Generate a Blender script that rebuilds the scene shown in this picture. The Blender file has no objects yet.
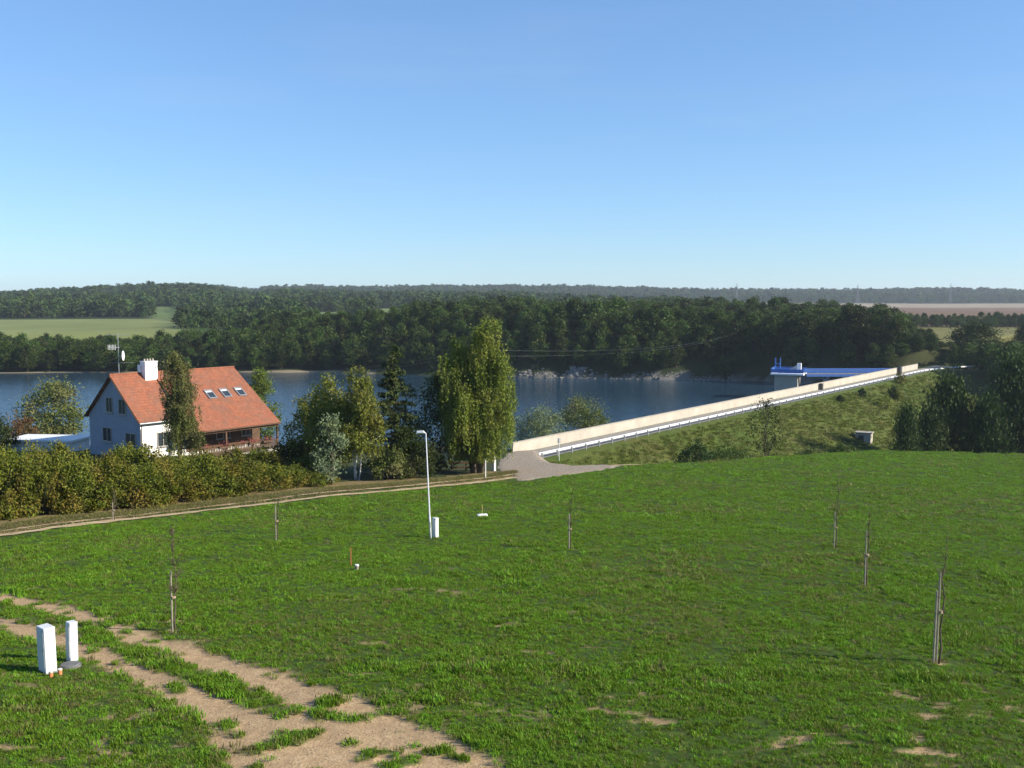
import bpy, math
import numpy as np
from mathutils import Vector, Matrix
R = math.radians

# ------------------------------------------------------------------ camera, sky, sun, exposure
scene = bpy.context.scene
COL = scene.collection
EYE = 24.0                       # camera height above datum; all "rel" heights below are relative to the eye
FPX = 1000.0
PITCH = math.atan(86 / FPX)
cd = bpy.data.cameras.new('camera'); cam = bpy.data.objects.new('camera', cd); COL.objects.link(cam)
cam.location = (0, 0, EYE); cam.rotation_euler = (R(90) - PITCH, 0, 0)
cd.sensor_width = 36; cd.lens = 36 * FPX / 1024; cd.clip_start = .5; cd.clip_end = 12000
scene.camera = cam

SUN_EL, SUN_AZ = R(27), R(101)   # azimuth clockwise from +Y (view direction): sun at the right, slightly behind
world = bpy.data.worlds.new('World'); scene.world = world; world.use_nodes = True
wn = world.node_tree.nodes; wl = world.node_tree.links
sky = wn.new('ShaderNodeTexSky'); sky.sky_type = 'NISHITA'; sky.sun_disc = False
sky.sun_elevation = SUN_EL; sky.sun_rotation = SUN_AZ; sky.altitude = 200
sky.air_density = 1.0; sky.dust_density = 0.0; sky.ozone_density = 3.0
sg_ = wn.new('ShaderNodeGamma'); sg_.inputs[1].default_value = .72          # camera response to the sky
sm_ = wn.new('ShaderNodeMix'); sm_.data_type = 'RGBA'; sm_.blend_type = 'MULTIPLY'; sm_.inputs[0].default_value = 1; sm_.inputs[7].default_value = (.76, 1.03, 1.36, 1)
wl.new(sky.outputs[0], sg_.inputs[0]); wl.new(sg_.outputs[0], sm_.inputs[6]); 
tc_ = wn.new('ShaderNodeTexCoord'); mp_ = wn.new('ShaderNodeMapping'); mp_.inputs['Scale'].default_value = (2.2, 2.2, 17); wl.new(tc_.outputs['Generated'], mp_.inputs[0])
nz_ = wn.new('ShaderNodeTexNoise'); nz_.inputs['Scale'].default_value = 1.6; nz_.inputs['Detail'].default_value = 5; wl.new(mp_.outputs[0], nz_.inputs['Vector'])
cr_ = wn.new('ShaderNodeValToRGB'); cr_.color_ramp.elements[0].position = .52; cr_.color_ramp.elements[0].color = (0, 0, 0, 1); cr_.color_ramp.elements[1].position = .85; cr_.color_ramp.elements[1].color = (.09, .09, .09, 1); wl.new(nz_.outputs[0], cr_.inputs[0])
wp_ = wn.new('ShaderNodeMix'); wp_.data_type = 'RGBA'; wp_.inputs[7].default_value = (3.3, 3.4, 3.6, 1)      # very thin high cirrus
wl.new(cr_.outputs[0], wp_.inputs[0]); wl.new(sm_.outputs[2], wp_.inputs[6]); wl.new(wp_.outputs[2], wn['Background'].inputs[0]); wn['Background'].inputs[1].default_value = .114

sd = bpy.data.lights.new('sun', 'SUN'); sd.energy = 5.0; sd.angle = R(.55); sd.color = (1, .92, .78)
sun = bpy.data.objects.new('sun', sd); COL.objects.link(sun)
sv = Vector((math.sin(SUN_AZ) * math.cos(SUN_EL), math.cos(SUN_AZ) * math.cos(SUN_EL), math.sin(SUN_EL)))
sun.rotation_euler = sv.to_track_quat('Z', 'Y').to_euler(); sun.location = (60, -20, 120)

vs = scene.view_settings
vs.view_transform = 'Standard'; vs.look = 'None'; vs.gamma = 1; vs.exposure = .88
cy = scene.cycles
cy.use_adaptive_sampling = True; cy.adaptive_threshold = .02; cy.use_denoising = True
cy.max_bounces = 6; cy.diffuse_bounces = 3; cy.glossy_bounces = 3; cy.transmission_bounces = 4
cy.transparent_max_bounces = 6; cy.volume_bounces = 0; cy.caustics_reflective = False; cy.caustics_refractive = False

# ------------------------------------------------------------------ helpers: numbers
rng = np.random.default_rng(11)
def sstep(a, b, v):
    t = np.clip((v - a) / (b - a), 0, 1); return t * t * (3 - 2 * t)
def _hash(ix, iy, seed):
    h = (ix.astype(np.int64) * 374761393 + iy.astype(np.int64) * 668265263 + seed * 974634777) & 0xFFFFFFFF
    h = ((h ^ (h >> 13)) * 1274126177) & 0xFFFFFFFF
    return ((h ^ (h >> 16)) & 0xFFFF) / 65535.0
def vnoise(x, y, sc, seed=0):
    x = np.asarray(x, float) / sc; y = np.asarray(y, float) / sc
    ix = np.floor(x); iy = np.floor(y); fx = x - ix; fy = y - iy
    fx = fx * fx * (3 - 2 * fx); fy = fy * fy * (3 - 2 * fy)
    a = _hash(ix, iy, seed); b = _hash(ix + 1, iy, seed); c = _hash(ix, iy + 1, seed); d = _hash(ix + 1, iy + 1, seed)
    return (a * (1 - fx) + b * fx) * (1 - fy) + (c * (1 - fx) + d * fx) * fy
def fbm(x, y, sc, seed=0, o=3):
    v = 0; w = 0
    for i in range(o):
        v = v + vnoise(x, y, sc / 2 ** i, seed + i) / 2 ** i; w += 1 / 2 ** i
    return v / w

# ------------------------------------------------------------------ terrain (heights relative to the eye)
DAM0 = np.array([0.0, 109.5]); DU = np.array([.595, .804]); DU = DU / np.linalg.norm(DU); DN = np.array([DU[1], -DU[0]])
CREST = -17.2; WATER = -23.0
def st(x, y):
    dx = x - DAM0[0]; dy = y - DAM0[1]
    return dx * DU[0] + dy * DU[1], dx * DN[0] + dy * DN[1]
def field(y): return -7.85 - .083 * y
def shore(x): return np.interp(x, [-1500, -400, -157, -60, 0, 37, 69, 85, 100, 130, 400], [330, 325, 307, 311, 292, 284, 277, 262, 250, 236, 200])
def fedge(x): return np.interp(x, [2, 6, 16, 28, 41, 54, 80, 300], [96, 91, 94, 103, 112, 106, 104, 100])
def hillz(x, y):
    a = x / np.maximum(y, 1)
    near = np.interp(a, [-.9, -.6, -.5, -.42, -.34, -.3, -.262, -.24, -.18, -.13, -.1, 0, .1, .2], [6, 10, 13.5, 18, 22.5, 21, 8.5, 14.5, 12, 8, 9.5, 7, 2, 0])
    far = np.interp(a, [-.3, -.1, .05, .2, .33, .4, .44, .5, .7], [10, 18, 22, 21, 19.5, 22, 24, 21, 16])
    z = np.interp(a, [-.5, -.3, -.1, 0, .3, .4], [-14.3, -13.6, -12, -11.6, -12.5, -13.8])
    z = z + near * sstep(620, 1450, y) + far * sstep(1750, 2500, y)
    return z + (fbm(x, y, 240, 5, 2) - .5) * 5 * sstep(600, 1000, y) - sstep(2700, 3600, y) * 30
def rel(x, y):
    x = np.asarray(x, float); y = np.asarray(y, float)
    s, t = st(x, y)
    # near side: field, then the lake bank (upstream) or the valley (downstream)
    f = field(y) + (fbm(x, y, 9, 2) - .5) * .28 * sstep(130, 60, y) + (fbm(x, y, 1.6, 3, 2) - .5) * .09 * sstep(70, 35, y)
    drop = .42 * np.maximum(0, y - fedge(x)) * sstep(2.2, 8, x)
    up = .3 * np.maximum(0, y - np.interp(x, [-60, -10, 0], [122, 119, 114])) * sstep(3, -3, t - 0)
    nearz = np.maximum(f - drop - up, -36)
    nearz = np.where(y > 330, -60, nearz)
    # far side of the lake
    a = x / np.maximum(y, 1)
    sl = np.interp(a, [-.36, -.29, -.15, 0, .1], [.02, .06, .2, .7, .8])
    q = y - shore(x) + (fbm(x, y, 14, 8) - .5) * 7
    farz = np.minimum(WATER + np.minimum(sl, .5) * .8 + sl * q, hillz(x, y))
    farz = np.where(q < 0, WATER + .35 * q, farz)
    farz = np.where(t > -2, -40, farz)
    # right bank of the valley below the dam
    rb = np.minimum(-36 + .44 * (s - 122), np.where(y > 330, hillz(x, y), -14.5 + 0 * x))
    rb = np.minimum(rb, CREST - .12 + .4 * np.maximum(0, t - 15) + .3 * np.maximum(0, s - 190))
    rb = np.where(t < 0, -60, rb)
    z = np.maximum(np.maximum(nearz, np.maximum(farz, -34)), np.maximum(rb, -36))
    w = sstep(392, 414, y); z = z * (1 - w) + hillz(x, y) * w
    return z
def gz(x, y): return rel(x, y) + EYE
def ray(px, py):
    d = np.array([(px - 512) / FPX, 1.0, -(py - 384) / FPX]); c, s = math.cos(PITCH), math.sin(PITCH)
    return np.array([d[0], c + d[2] * s, -s + d[2] * c])
def G(px, py):                                   # where a sight line meets the field plane
    d = ray(px, py); k = -7.85 / (d[2] + .083 * d[1]); return float(d[0] * k), float(d[1] * k)
def AT(px, py, Y):                               # point on a sight line at depth Y (absolute)
    d = ray(px, py); k = Y / d[1]; return np.array([d[0] * k, Y, d[2] * k + EYE])
def seg_dist(x, y, pts, wid):
    best = np.full(np.shape(x), 1e9)
    for i in range(len(pts) - 1):
        ax, ay = pts[i]; bx, by = pts[i + 1]
        dx, dy = bx - ax, by - ay; u = np.clip(((x - ax) * dx + (y - ay) * dy) / (dx * dx + dy * dy), 0, 1)
        d = np.hypot(x - ax - u * dx, y - ay - u * dy) - (wid[i] * (1 - u) + wid[i + 1] * u)
        best = np.minimum(best, d)
    return best
def poly_dist(x, y, pts):
    d = seg_dist(x, y, pts + pts[:1], [0] * (len(pts) + 1)); ins = np.zeros(np.shape(x), bool)
    for i in range(len(pts)):
        ax, ay = pts[i]; bx, by = pts[(i + 1) % len(pts)]
        if ay == by: continue
        ins ^= ((ay > y) != (by > y)) & (x < (bx - ax) * (y - ay) / (by - ay) + ax)
    return np.where(ins, -d, d)
RUT1 = [G(*p) for p in [(-120, 568), (-40, 585), (0, 595), (60, 608), (120, 629), (165, 644), (210, 660), (262, 675), (300, 692), (360, 715), (430, 750), (480, 790)]]
RUT2 = [G(*p) for p in [(-120, 590), (-40, 612), (0, 622), (35, 632), (90, 650), (150, 675), (200, 697), (245, 725), (270, 755), (290, 800)]]
BARE = [G(*p) for p in [(312, 704), (400, 712), (455, 735), (520, 768), (560, 800), (200, 800), (235, 760), (255, 728)]]
def soil(x, y):
    wob = (fbm(x, y, 1.3, 21, 3) - .5) * 1.5 + (vnoise(x, y, .28, 25) - .5) * .35
    d = np.minimum(seg_dist(x, y, RUT1, [.42] * 6 + [.4, .5, .6, .7, .8, .8]), seg_dist(x, y, RUT2, [.34] * 5 + [.42, .55, .7, .8, .8]))
    d = np.minimum(d, poly_dist(x, y, BARE) + .25)
    m = sstep(.34, -.22, d - .07 + wob * .24)
    m = m * (1 - .95 * sstep(.62, .70, fbm(x, y, .5, 31, 2)) * sstep(-.1, -.5, d))       # tufts standing in the bare ground
    p = sstep(.565, .66, fbm(x * .45, y * 1.1, .36, 41, 3)) * sstep(28, 21, y) * sstep(.4, .6, fbm(x, y, 3.5, 43, 2)) * .85
    p2 = sstep(.70, .76, fbm(x * .6, y * 1.2, 1.2, 47, 3)) * sstep(48, 30, y) * sstep(8, -4, x) * .7
    for (sx, sy) in SAPS: p2 = np.maximum(p2, sstep(.34, .16, np.hypot(x - sx, (y - sy)) + (vnoise(x, y, .2, 3) - .5) * .2) * .8)
    return np.clip(np.maximum(np.maximum(m, p), p2), 0, 1)
SAP_PX = [(174, 630), (277, 541), (570, 548), (835, 549), (866, 585), (938, 661), (114, 522)]
SAPS = [G(*p) for p in SAP_PX]

# ------------------------------------------------------------------ helpers: objects and meshes
def tag(o, label=None, cat=None, group=None, kind=None):
    if label: o['label'] = label
    if cat: o['category'] = cat
    if group: o['group'] = group
    if kind: o['kind'] = kind
    return o
def empty(name, loc=(0, 0, 0), rz=0):
    o = bpy.data.objects.new(name, None); COL.objects.link(o); o.location = loc; o.rotation_euler = (0, 0, rz); o.empty_display_size = .2
    return o
def link(name, me, parent=None, loc=None, rz=None):
    o = bpy.data.objects.new(name, me); COL.objects.link(o)
    if parent: o.parent = parent
    if loc is not None: o.location = loc
    if rz is not None: o.rotation_euler = (0, 0, rz)
    return o
def np_mesh(name, V, F, mats=(), midx=None, smooth=False):
    """V (n,3); F list of (m,k) index arrays"""
    me = bpy.data.meshes.new(name); V = np.asarray(V, np.float32)
    Fs = [np.asarray(f, np.int32) for f in F if len(f)]
    li = np.concatenate([f.ravel() for f in Fs]); tot = np.concatenate([np.full(len(f), f.shape[1], np.int32) for f in Fs])
    start = np.concatenate([[0], np.cumsum(tot)[:-1]]).astype(np.int32)
    me.vertices.add(len(V)); me.vertices.foreach_set('co', V.ravel())
    me.loops.add(len(li)); me.loops.foreach_set('vertex_index', li)
    me.polygons.add(len(tot)); me.polygons.foreach_set('loop_start', start); me.polygons.foreach_set('loop_total', tot)
    for m in mats: me.materials.append(m)
    if midx is not None: me.polygons.foreach_set('material_index', np.asarray(midx, np.int32))
    me.polygons.foreach_set('use_smooth', np.full(len(tot), bool(smooth)))
    me.update(calc_edges=True); me.validate(); return me
class MB:
    def __init__(s): s.V = []; s.F4 = []; s.F3 = []; s.n = 0; s.o4 = []
    def add(s, V, F):
        V = np.asarray(V, float); s.V.append(V)
        for f in F: (s.F4 if len(f) == 4 else s.F3).append([i + s.n for i in f])
        s.n += len(V); return s
    def box(s, c, d, rz=0, taper=1.0):
        hx, hy, hz = d[0] / 2, d[1] / 2, d[2] / 2; V = []
        for z, k in ((-hz, 1), (hz, taper)):
            for x, y in ((-hx, -hy), (hx, -hy), (hx, hy), (-hx, hy)):
                x *= k; y *= k; V.append((c[0] + x * math.cos(rz) - y * math.sin(rz), c[1] + x * math.sin(rz) + y * math.cos(rz), c[2] + z))
        return s.add(V, [(3, 2, 1, 0), (4, 5, 6, 7), (0, 1, 5, 4), (1, 2, 6, 5), (2, 3, 7, 6), (3, 0, 4, 7)])
    def tube(s, path, radii, n=6, cap=True):
        path = np.asarray(path, float); m = len(path); radii = np.broadcast_to(radii, (m,)); V = []
        for i in range(m):
            t = path[min(i + 1, m - 1)] - path[max(i - 1, 0)]; t = t / (np.linalg.norm(t) + 1e-9)
            a = np.cross(t, (0, 0, 1) if abs(t[2]) < .9 else (1, 0, 0)); a /= np.linalg.norm(a); b = np.cross(t, a)
            for k in range(n):
                an = 2 * math.pi * k / n; V.append(path[i] + radii[i] * (a * math.cos(an) + b * math.sin(an)))
        F = [(i * n + k, i * n + (k + 1) % n, (i + 1) * n + (k + 1) % n, (i + 1) * n + k) for i in range(m - 1) for k in range(n)]
        if cap:
            V.append(path[0]); V.append(path[-1])
            F += [(m * n, (k + 1) % n, k) for k in range(n)] + [(m * n + 1, (m - 1) * n + k, (m - 1) * n + (k + 1) % n) for k in range(n)]
        return s.add(V, F)
    def prism(s, pts, h0, h1):                  # polygon in xy extruded in z
        n = len(pts); V = [(p[0], p[1], h0) for p in pts] + [(p[0], p[1], h1) for p in pts]
        s.add(V, [(i, (i + 1) % n, n + (i + 1) % n, n + i) for i in range(n)])
        for i in range(1, n - 1): s.F3.append([s.n - 2 * n, s.n - 2 * n + i + 1, s.n - 2 * n + i]); s.F3.append([s.n - n, s.n - n + i, s.n - n + i + 1])
        return s
    def arrays(s): return np.concatenate(s.V), s.F4, s.F3
    def mesh(s, name, mat, smooth=False):
        return np_mesh(name, np.concatenate(s.V), [np.array(s.F4, int).reshape(-1, 4), np.array(s.F3, int).reshape(-1, 3)], [mat], None, smooth)
    def build(s, name, mat, parent=None, smooth=False, loc=None, rz=None): return link(name, s.mesh(name, mat, smooth), parent, loc, rz)
def bevel(o, w=.02, seg=2):
    m = o.modifiers.new('bevel', 'BEVEL'); m.width = w; m.segments = seg; m.limit_method = 'ANGLE'; return o

# ------------------------------------------------------------------ helpers: materials
class NT:
    def __init__(s, name):
        s.m = bpy.data.materials.new(name); s.m.use_nodes = True; s.t = s.m.node_tree; s.N = s.t.nodes; s.L = s.t.links
        s.b = s.N['Principled BSDF']; s.out = s.N['Material Output']
    def n(s, typ, **kw):
        o = s.N.new(typ)
        for k, v in kw.items():
            if k in o.inputs: s.set(o.inputs[k], v)
            else: setattr(o, k, v)
        return o
    def set(s, sock, v):
        if hasattr(v, 'bl_idname') and hasattr(v, 'outputs'): s.L.new(v.outputs[0], sock)
        elif hasattr(v, 'is_output'): s.L.new(v, sock)
        else: sock.default_value = v
    def coords(s, kind='Object'): return s.n('ShaderNodeTexCoord').outputs[kind]
    def noise(s, scale, detail=4, rough=.55, vec=None, dist=0):
        o = s.n('ShaderNodeTexNoise', Scale=scale, Detail=detail, Roughness=rough, Distortion=dist)
        if vec is not None: s.L.new(vec, o.inputs['Vector'])
        return o.outputs[0]
    def ramp(s, fac, stops):
        o = s.n('ShaderNodeValToRGB'); s.set(o.inputs[0], fac); e = o.color_ramp.elements
        while len(e) < len(stops): e.new(.5)
        for i, (p, c) in enumerate(stops): e[i].position = p; e[i].color = (*c, 1) if not isinstance(c, (int, float)) else (c, c, c, 1)
        return o.outputs[0]
    def mix(s, fac, a, b, mode='MIX'):
        o = s.n('ShaderNodeMix', data_type='RGBA', blend_type=mode)
        s.set(o.inputs[0], fac)
        for i, v in ((6, a), (7, b)): s.set(o.inputs[i], (*v, 1) if isinstance(v, tuple) and len(v) == 3 else v)
        return o.outputs[2]
    def math(s, op, a, b=0.0):
        o = s.n('ShaderNodeMath', operation=op); s.set(o.inputs[0], a); s.set(o.inputs[1], b); return o.outputs[0]
    def attr(s, name): return s.n('ShaderNodeAttribute', attribute_name=name)
    def bump(s, h, strength=.3, dist=.02):
        o = s.n('ShaderNodeBump', Strength=strength, Distance=dist); s.set(o.inputs['Height'], h); s.L.new(o.outputs[0], s.b.inputs['Normal']); return o
    def col(s, c): s.set(s.b.inputs['Base Color'], c)
    def rough(s, r): s.set(s.b.inputs['Roughness'], r)
def mat_plain(name, c1, c2, scale=3, rough=.7, bump=.15, bdist=.01, metal=0, detail=5):
    t = NT(name); v = t.coords(); f = t.noise(scale, detail, .6, v)
    t.col(t.ramp(f, [(.3, c1), (.7, c2)])); t.rough(rough); t.b.inputs['Metallic'].default_value = metal
    if rough > .65: t.b.inputs['Specular IOR Level'].default_value = .15
    if bump: t.bump(t.noise(scale * 6, 4, .6, v), bump, bdist)
    return t.m
def mat_leaf(name, c1, c2, c3=None, transl=.28, patch=.35, spec=.10, vary=.4):
    """c1 / c2: leaf to leaf; c3: clump-wise tint"""
    t = NT(name); geo = t.n('ShaderNodeNewGeometry'); info = t.n('ShaderNodeObjectInfo')
    c = t.mix(geo.outputs['Random Per Island'], c1, c2)
    if c3: c = t.mix(t.ramp(t.noise(patch, 2, .5, t.coords()), [(.45, 0.0), (.68, 1.0)]), c, c3)
    h = t.n('ShaderNodeHueSaturation'); t.set(h.inputs['Color'], c)
    t.set(h.inputs['Value'], t.math('MULTIPLY_ADD', info.outputs['Random'], vary)); h.inputs['Value'].links[0].from_node.inputs[2].default_value = 1 - vary / 2
    t.set(h.inputs['Hue'], t.math('MULTIPLY_ADD', info.outputs['Random'], .035)); h.inputs['Hue'].links[0].from_node.inputs[2].default_value = .483
    t.col(h.outputs[0]); t.rough(.55); t.b.inputs['Specular IOR Level'].default_value = spec
    tr = t.n('ShaderNodeBsdfTranslucent'); t.L.new(h.outputs[0], tr.inputs[0])
    mx = t.n('ShaderNodeMixShader'); mx.inputs[0].default_value = transl
    t.L.new(t.b.outputs[0], mx.inputs[1]); t.L.new(tr.outputs[0], mx.inputs[2]); t.L.new(mx.outputs[0], t.out.inputs['Surface'])
    return t.m

MAT = {}
def ground_material():
    t = NT('field_ground'); v = t.coords()
    n1 = t.noise(.35, 5, .6, v); n2 = t.noise(3.5, 6, .65, v); n3 = t.noise(18, 4, .6, v)
    g = t.ramp(n1, [(.3, (.036, .080, .007)), (.55, (.050, .105, .009)), (.75, (.075, .110, .016))])
    g = t.mix(t.ramp(n2, [(.38, .9), (.62, 0.0)]), g, (.022, .038, .008))  # dark mottling paints in the shade between grass blades
    g = t.mix(t.ramp(n3, [(.5, 0.0), (.75, .7)]), g, (.13, .105, .045))
    s = t.ramp(n2, [(.25, (.33, .215, .115)), (.6, (.47, .33, .185)), (.8, (.55, .41, .245))])
    s = t.mix(t.ramp(n3, [(.35, .6), (.6, 0.0)]), s, (.20, .135, .075)); s = t.mix(t.ramp(t.noise(.9, 4, .6, v), [(.48, 0.0), (.72, .6)]), s, (.27, .185, .105))
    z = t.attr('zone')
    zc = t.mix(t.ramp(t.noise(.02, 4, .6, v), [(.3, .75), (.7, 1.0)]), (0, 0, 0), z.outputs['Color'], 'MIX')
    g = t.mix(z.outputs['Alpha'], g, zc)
    t.col(t.mix(t.attr('soil').outputs['Fac'], g, s)); t.rough(.95); t.b.inputs['Specular IOR Level'].default_value = .1
    h = t.math('ADD', n2, t.math('MULTIPLY', n3, .5)); t.bump(h, .6, .06)
    return t.m

# ------------------------------------------------------------------ ground sheet
trk = [(-60, 545), (0, 536), (60, 529), (130, 520.5), (200, 511), (270, 503), (330, 497), (390, 492), (440, 487), (490, 482), (515, 478)]
def axis(a, b, step, ext, grow):
    core = list(np.arange(a, b, step)); lo, hi = a, b; st_ = step; L = []; H = []
    while lo > ext[0]: st_ = min(st_ * grow, 60 if lo < -300 else 5 + 0 * st_) if lo > -330 else st_ * 1.12; lo -= st_; L.append(lo)
    st_ = step
    while hi < ext[1]: st_ = min(st_ * grow, 5) if hi < 330 else st_ * 1.12; hi += st_; H.append(hi)
    return np.array(L[::-1] + core + H)
def yaxis():
    Y = [-60, -30, -10, 0, 8, 13]; y = 16.0
    while y < 4600:
        Y.append(y); y += .13 if y < 34 else .3 if y < 60 else .6 if y < 130 else 1.6 if y < 350 else 5 if y < 700 else y * .02
    return np.array(Y)
XA = axis(-17, 17, .14, (-3600, 3600), 1.07); YA = yaxis()
X, Y = np.meshgrid(XA, YA); Z = gz(X, Y); SO = np.zeros_like(X)
nearm = (Y < 60) & (Y > 15) & (np.abs(X) < 45)
SO[nearm] = soil(X[nearm], Y[nearm])
Z = Z - SO * .05
zone = np.zeros(X.shape + (4,), np.float32)
A = X / np.maximum(Y, 1)
def setz(mask, c, a=1.0): zone[mask] = (*c, a)
S_, T_ = st(X, Y)
setz((Y > 116) & (Y < 300), (.055, .07, .02), .9)                       # rough banks
TRX = np.array([G(px, py) for px, py in trk]); setz((X < TRX[-1][0]) & (X > -90) & (Y > np.interp(X, TRX[:, 0], TRX[:, 1]) + 5) & (Y < 130), (.055, .062, .024), .92)
setz((Y > 99) & (Y <= 135) & (X > 6) & (Y > fedge(X) - .5), (.10, .105, .035), .85)
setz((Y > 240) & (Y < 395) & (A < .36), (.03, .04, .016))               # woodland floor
q_ = Y - shore(X)
setz((T_ < -2) & (q_ > -4) & (q_ < 1.2 + 2.2 * (fbm(X, Y, 40, 66) > .5)) & (A < -.14), (.25, .21, .14))   # sandy shoreline
setz((T_ < -2) & (q_ > -4) & (q_ < 1.2) & (A >= -.02) & (A < .3), (.17, .16, .14))
setz((Y >= 395) & (Y < 660) & (A < -.325), (.20, .225, .08))              # pale green meadow
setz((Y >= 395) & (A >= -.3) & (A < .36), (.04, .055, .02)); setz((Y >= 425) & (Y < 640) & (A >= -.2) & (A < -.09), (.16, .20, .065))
setz((Y >= 200) & (Y < 305) & (A >= .33), (.045, .05, .018)); setz((Y >= 305) & (Y < 600) & (A >= .36), (.165, .155, .05))            # maize-coloured field
setz((Y >= 486) & (Y < 1900) & (A > .29), (.17, .105, .062))           # ploughed field
setz((Y >= 1500) & (Y < 1900) & (A > .22), (.30, .24, .16))            # stubble
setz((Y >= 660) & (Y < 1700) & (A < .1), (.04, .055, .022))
GF = [(-.137, -.098, 640, 960, (.15, .20, .07)), (-.205, -.16, 640, 800, (.15, .20, .07)), (-.41, -.357, 1120, 1330, (.5, .38, .24)), (-.34, -.315, 1180, 1330, (.5, .38, .24)), (-.36, -.325, 660, 900, (.13, .18, .06)), (-.262, -.235, 1150, 1300, (.42, .34, .22)), (.0, .05, 900, 1000, (.3, .26, .16))]
for a0, a1, y0, y1, c in GF: setz((A > a0) & (A < a1) & (Y > y0) & (Y < y1), c)
setz(Y >= 1900, (.03, .045, .03))
nx, ny = len(XA), len(YA)
ii = (np.arange(ny - 1)[:, None] * nx + np.arange(nx - 1)[None, :]).ravel()
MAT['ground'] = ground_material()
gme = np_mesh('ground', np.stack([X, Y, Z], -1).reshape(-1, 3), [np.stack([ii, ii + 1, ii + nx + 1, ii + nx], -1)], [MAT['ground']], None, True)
at = gme.attributes.new('soil', 'FLOAT', 'POINT'); at.data.foreach_set('value', SO.ravel().astype(np.float32))
at = gme.attributes.new('zone', 'FLOAT_COLOR', 'POINT'); at.data.foreach_set('color', zone.ravel())
tag(link('ground', gme), kind='structure')

def strip(name, centre, widths, mat, lift=.03, step=.35, zf=None, seed=0, jag=.25):
    """a ribbon of ground cover that follows the terrain, with an uneven edge"""
    P = [np.array(centre[0])]; W = [widths[0]]
    for i in range(len(centre) - 1):
        a = np.array(centre[i]); b = np.array(centre[i + 1]); n = max(1, int(np.linalg.norm(b - a) / step))
        for k in range(1, n + 1): P.append(a + (b - a) * k / n); W.append(widths[i] + (widths[i + 1] - widths[i]) * k / n)
    P = np.array(P); W = np.array(W); T = np.gradient(P, axis=0); T /= np.linalg.norm(T, axis=1)[:, None]; Nn = np.stack([T[:, 1], -T[:, 0]], -1)
    k = 6; rows = []; ar = np.arange(len(P))
    for j in range(k + 1):
        u = j / k * 2 - 1; w = W * (1 + jag * ((fbm(ar * step, 0 * ar + 9 * np.sign(u), 1.5, seed + 3) - .5) * 1.4 + (vnoise(ar * step, 0 * ar + 5 * np.sign(u), .7, seed + 8) - .5) * .9)) * u
        rows.append(P + Nn * w[:, None])
    Q = np.stack(rows, 1); f = zf or gz; z = f(Q[..., 0], Q[..., 1]) + lift
    n = len(P); i = (np.arange(n - 1)[:, None] * (k + 1) + np.arange(k)[None, :]).ravel()
    me = np_mesh(name, np.concatenate([Q, z[..., None]], -1).reshape(-1, 3), [np.stack([i, i + k + 1, i + k + 2, i + 1], -1)], [mat], None, True)
    return tag(link(name, me), kind='structure')

MAT['sand'] = mat_plain('track_sand', (.30, .215, .115), (.50, .385, .23), 1.5, .95, .5, .03)
t = NT('gravel'); v = t.coords(); n1 = t.noise(.8, 4, .6, v); n2 = t.noise(9, 3, .7, v)
c = t.ramp(n2, [(.36, (.11, .09, .07)), (.5, (.27, .225, .175)), (.64, (.44, .375, .30))])
t.col(t.mix(t.ramp(n1, [(.45, 0.0), (.7, .7)]), c, (.30, .225, .14))); t.rough(.95); t.bump(n2, .9, .08); t.b.inputs['Specular IOR Level'].default_value = .12; MAT['gravel'] = t.m
t = NT('verge_grass'); v = t.coords(); n_ = t.noise(2.2, 5, .65, v)
t.col(t.ramp(n_, [(.3, (.10, .095, .03)), (.5, (.19, .145, .065)), (.72, (.28, .205, .11))])); t.rough(.95); t.bump(t.noise(14, 4, .6, v), .7, .06); t.b.inputs['Specular IOR Level'].default_value = .12; MAT['verge'] = t.m
# verge between hedge and field, the two wheel ruts of the track, the gravel apron
strip('dry_verge', [G(px, py - 9 + (4 if px > 420 else 0)) for px, py in trk], [2.4] * 7 + [2.8] * 4, MAT['verge'], .02, .5, seed=4)
strip('dirt_track', [G(px, py) for px, py in trk], [.40] * 3 + [.36] * 4 + [.42] * 4, MAT['sand'], .045, .3, seed=9, jag=.9)
strip('dirt_track', [G(px, py - 3.6) for px, py in trk], [.28, .25, .25] + [.28] * 4 + [.34] * 4, MAT['sand'], .06, .3, seed=19, jag=1.0)
def blob(name, poly, mat, lift, step=.5, jag=.6, zf=None, seed=0):
    pts = np.array(poly); x0, y0 = pts.min(0) - 1; x1, y1 = pts.max(0) + 1
    xs = np.arange(x0, x1, step); ys = np.arange(y0, y1, step); Xb, Yb = np.meshgrid(xs, ys)
    d = poly_dist(Xb, Yb, [tuple(p) for p in poly]) + (fbm(Xb, Yb, 2.2, seed + 70) - .5) * jag * 2
    f = zf or gz; Zb = f(Xb, Yb) + lift - np.clip(d + .3, 0, 1.5) * .25
    keep = d < .8; n = len(xs); i = (np.arange(len(ys) - 1)[:, None] * n + np.arange(n - 1)[None, :])
    k = (keep[:-1, :-1] & keep[1:, :-1] & keep[:-1, 1:] & keep[1:, 1:]); i = i[k]
    me = np_mesh(name, np.stack([Xb, Yb, Zb], -1).reshape(-1, 3), [np.stack([i, i + 1, i + n + 1, i + n], -1)], [mat], None, True)
    return tag(link(name, me), kind='structure')
blob('gravel_apron', [G(*p) for p in [(497, 468), (520, 482), (572, 475), (622, 467), (604, 465), (572, 466), (548, 458), (548, 450), (512, 451), (500, 458)]], MAT['gravel'], .05, .4, .5)
strip('worn_path', [G(*p) for p in [(600, 467), (640, 464.5), (690, 462.5)]], [.5, .3, .15], MAT['sand'], .03, .4, seed=5, jag=.8)

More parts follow.
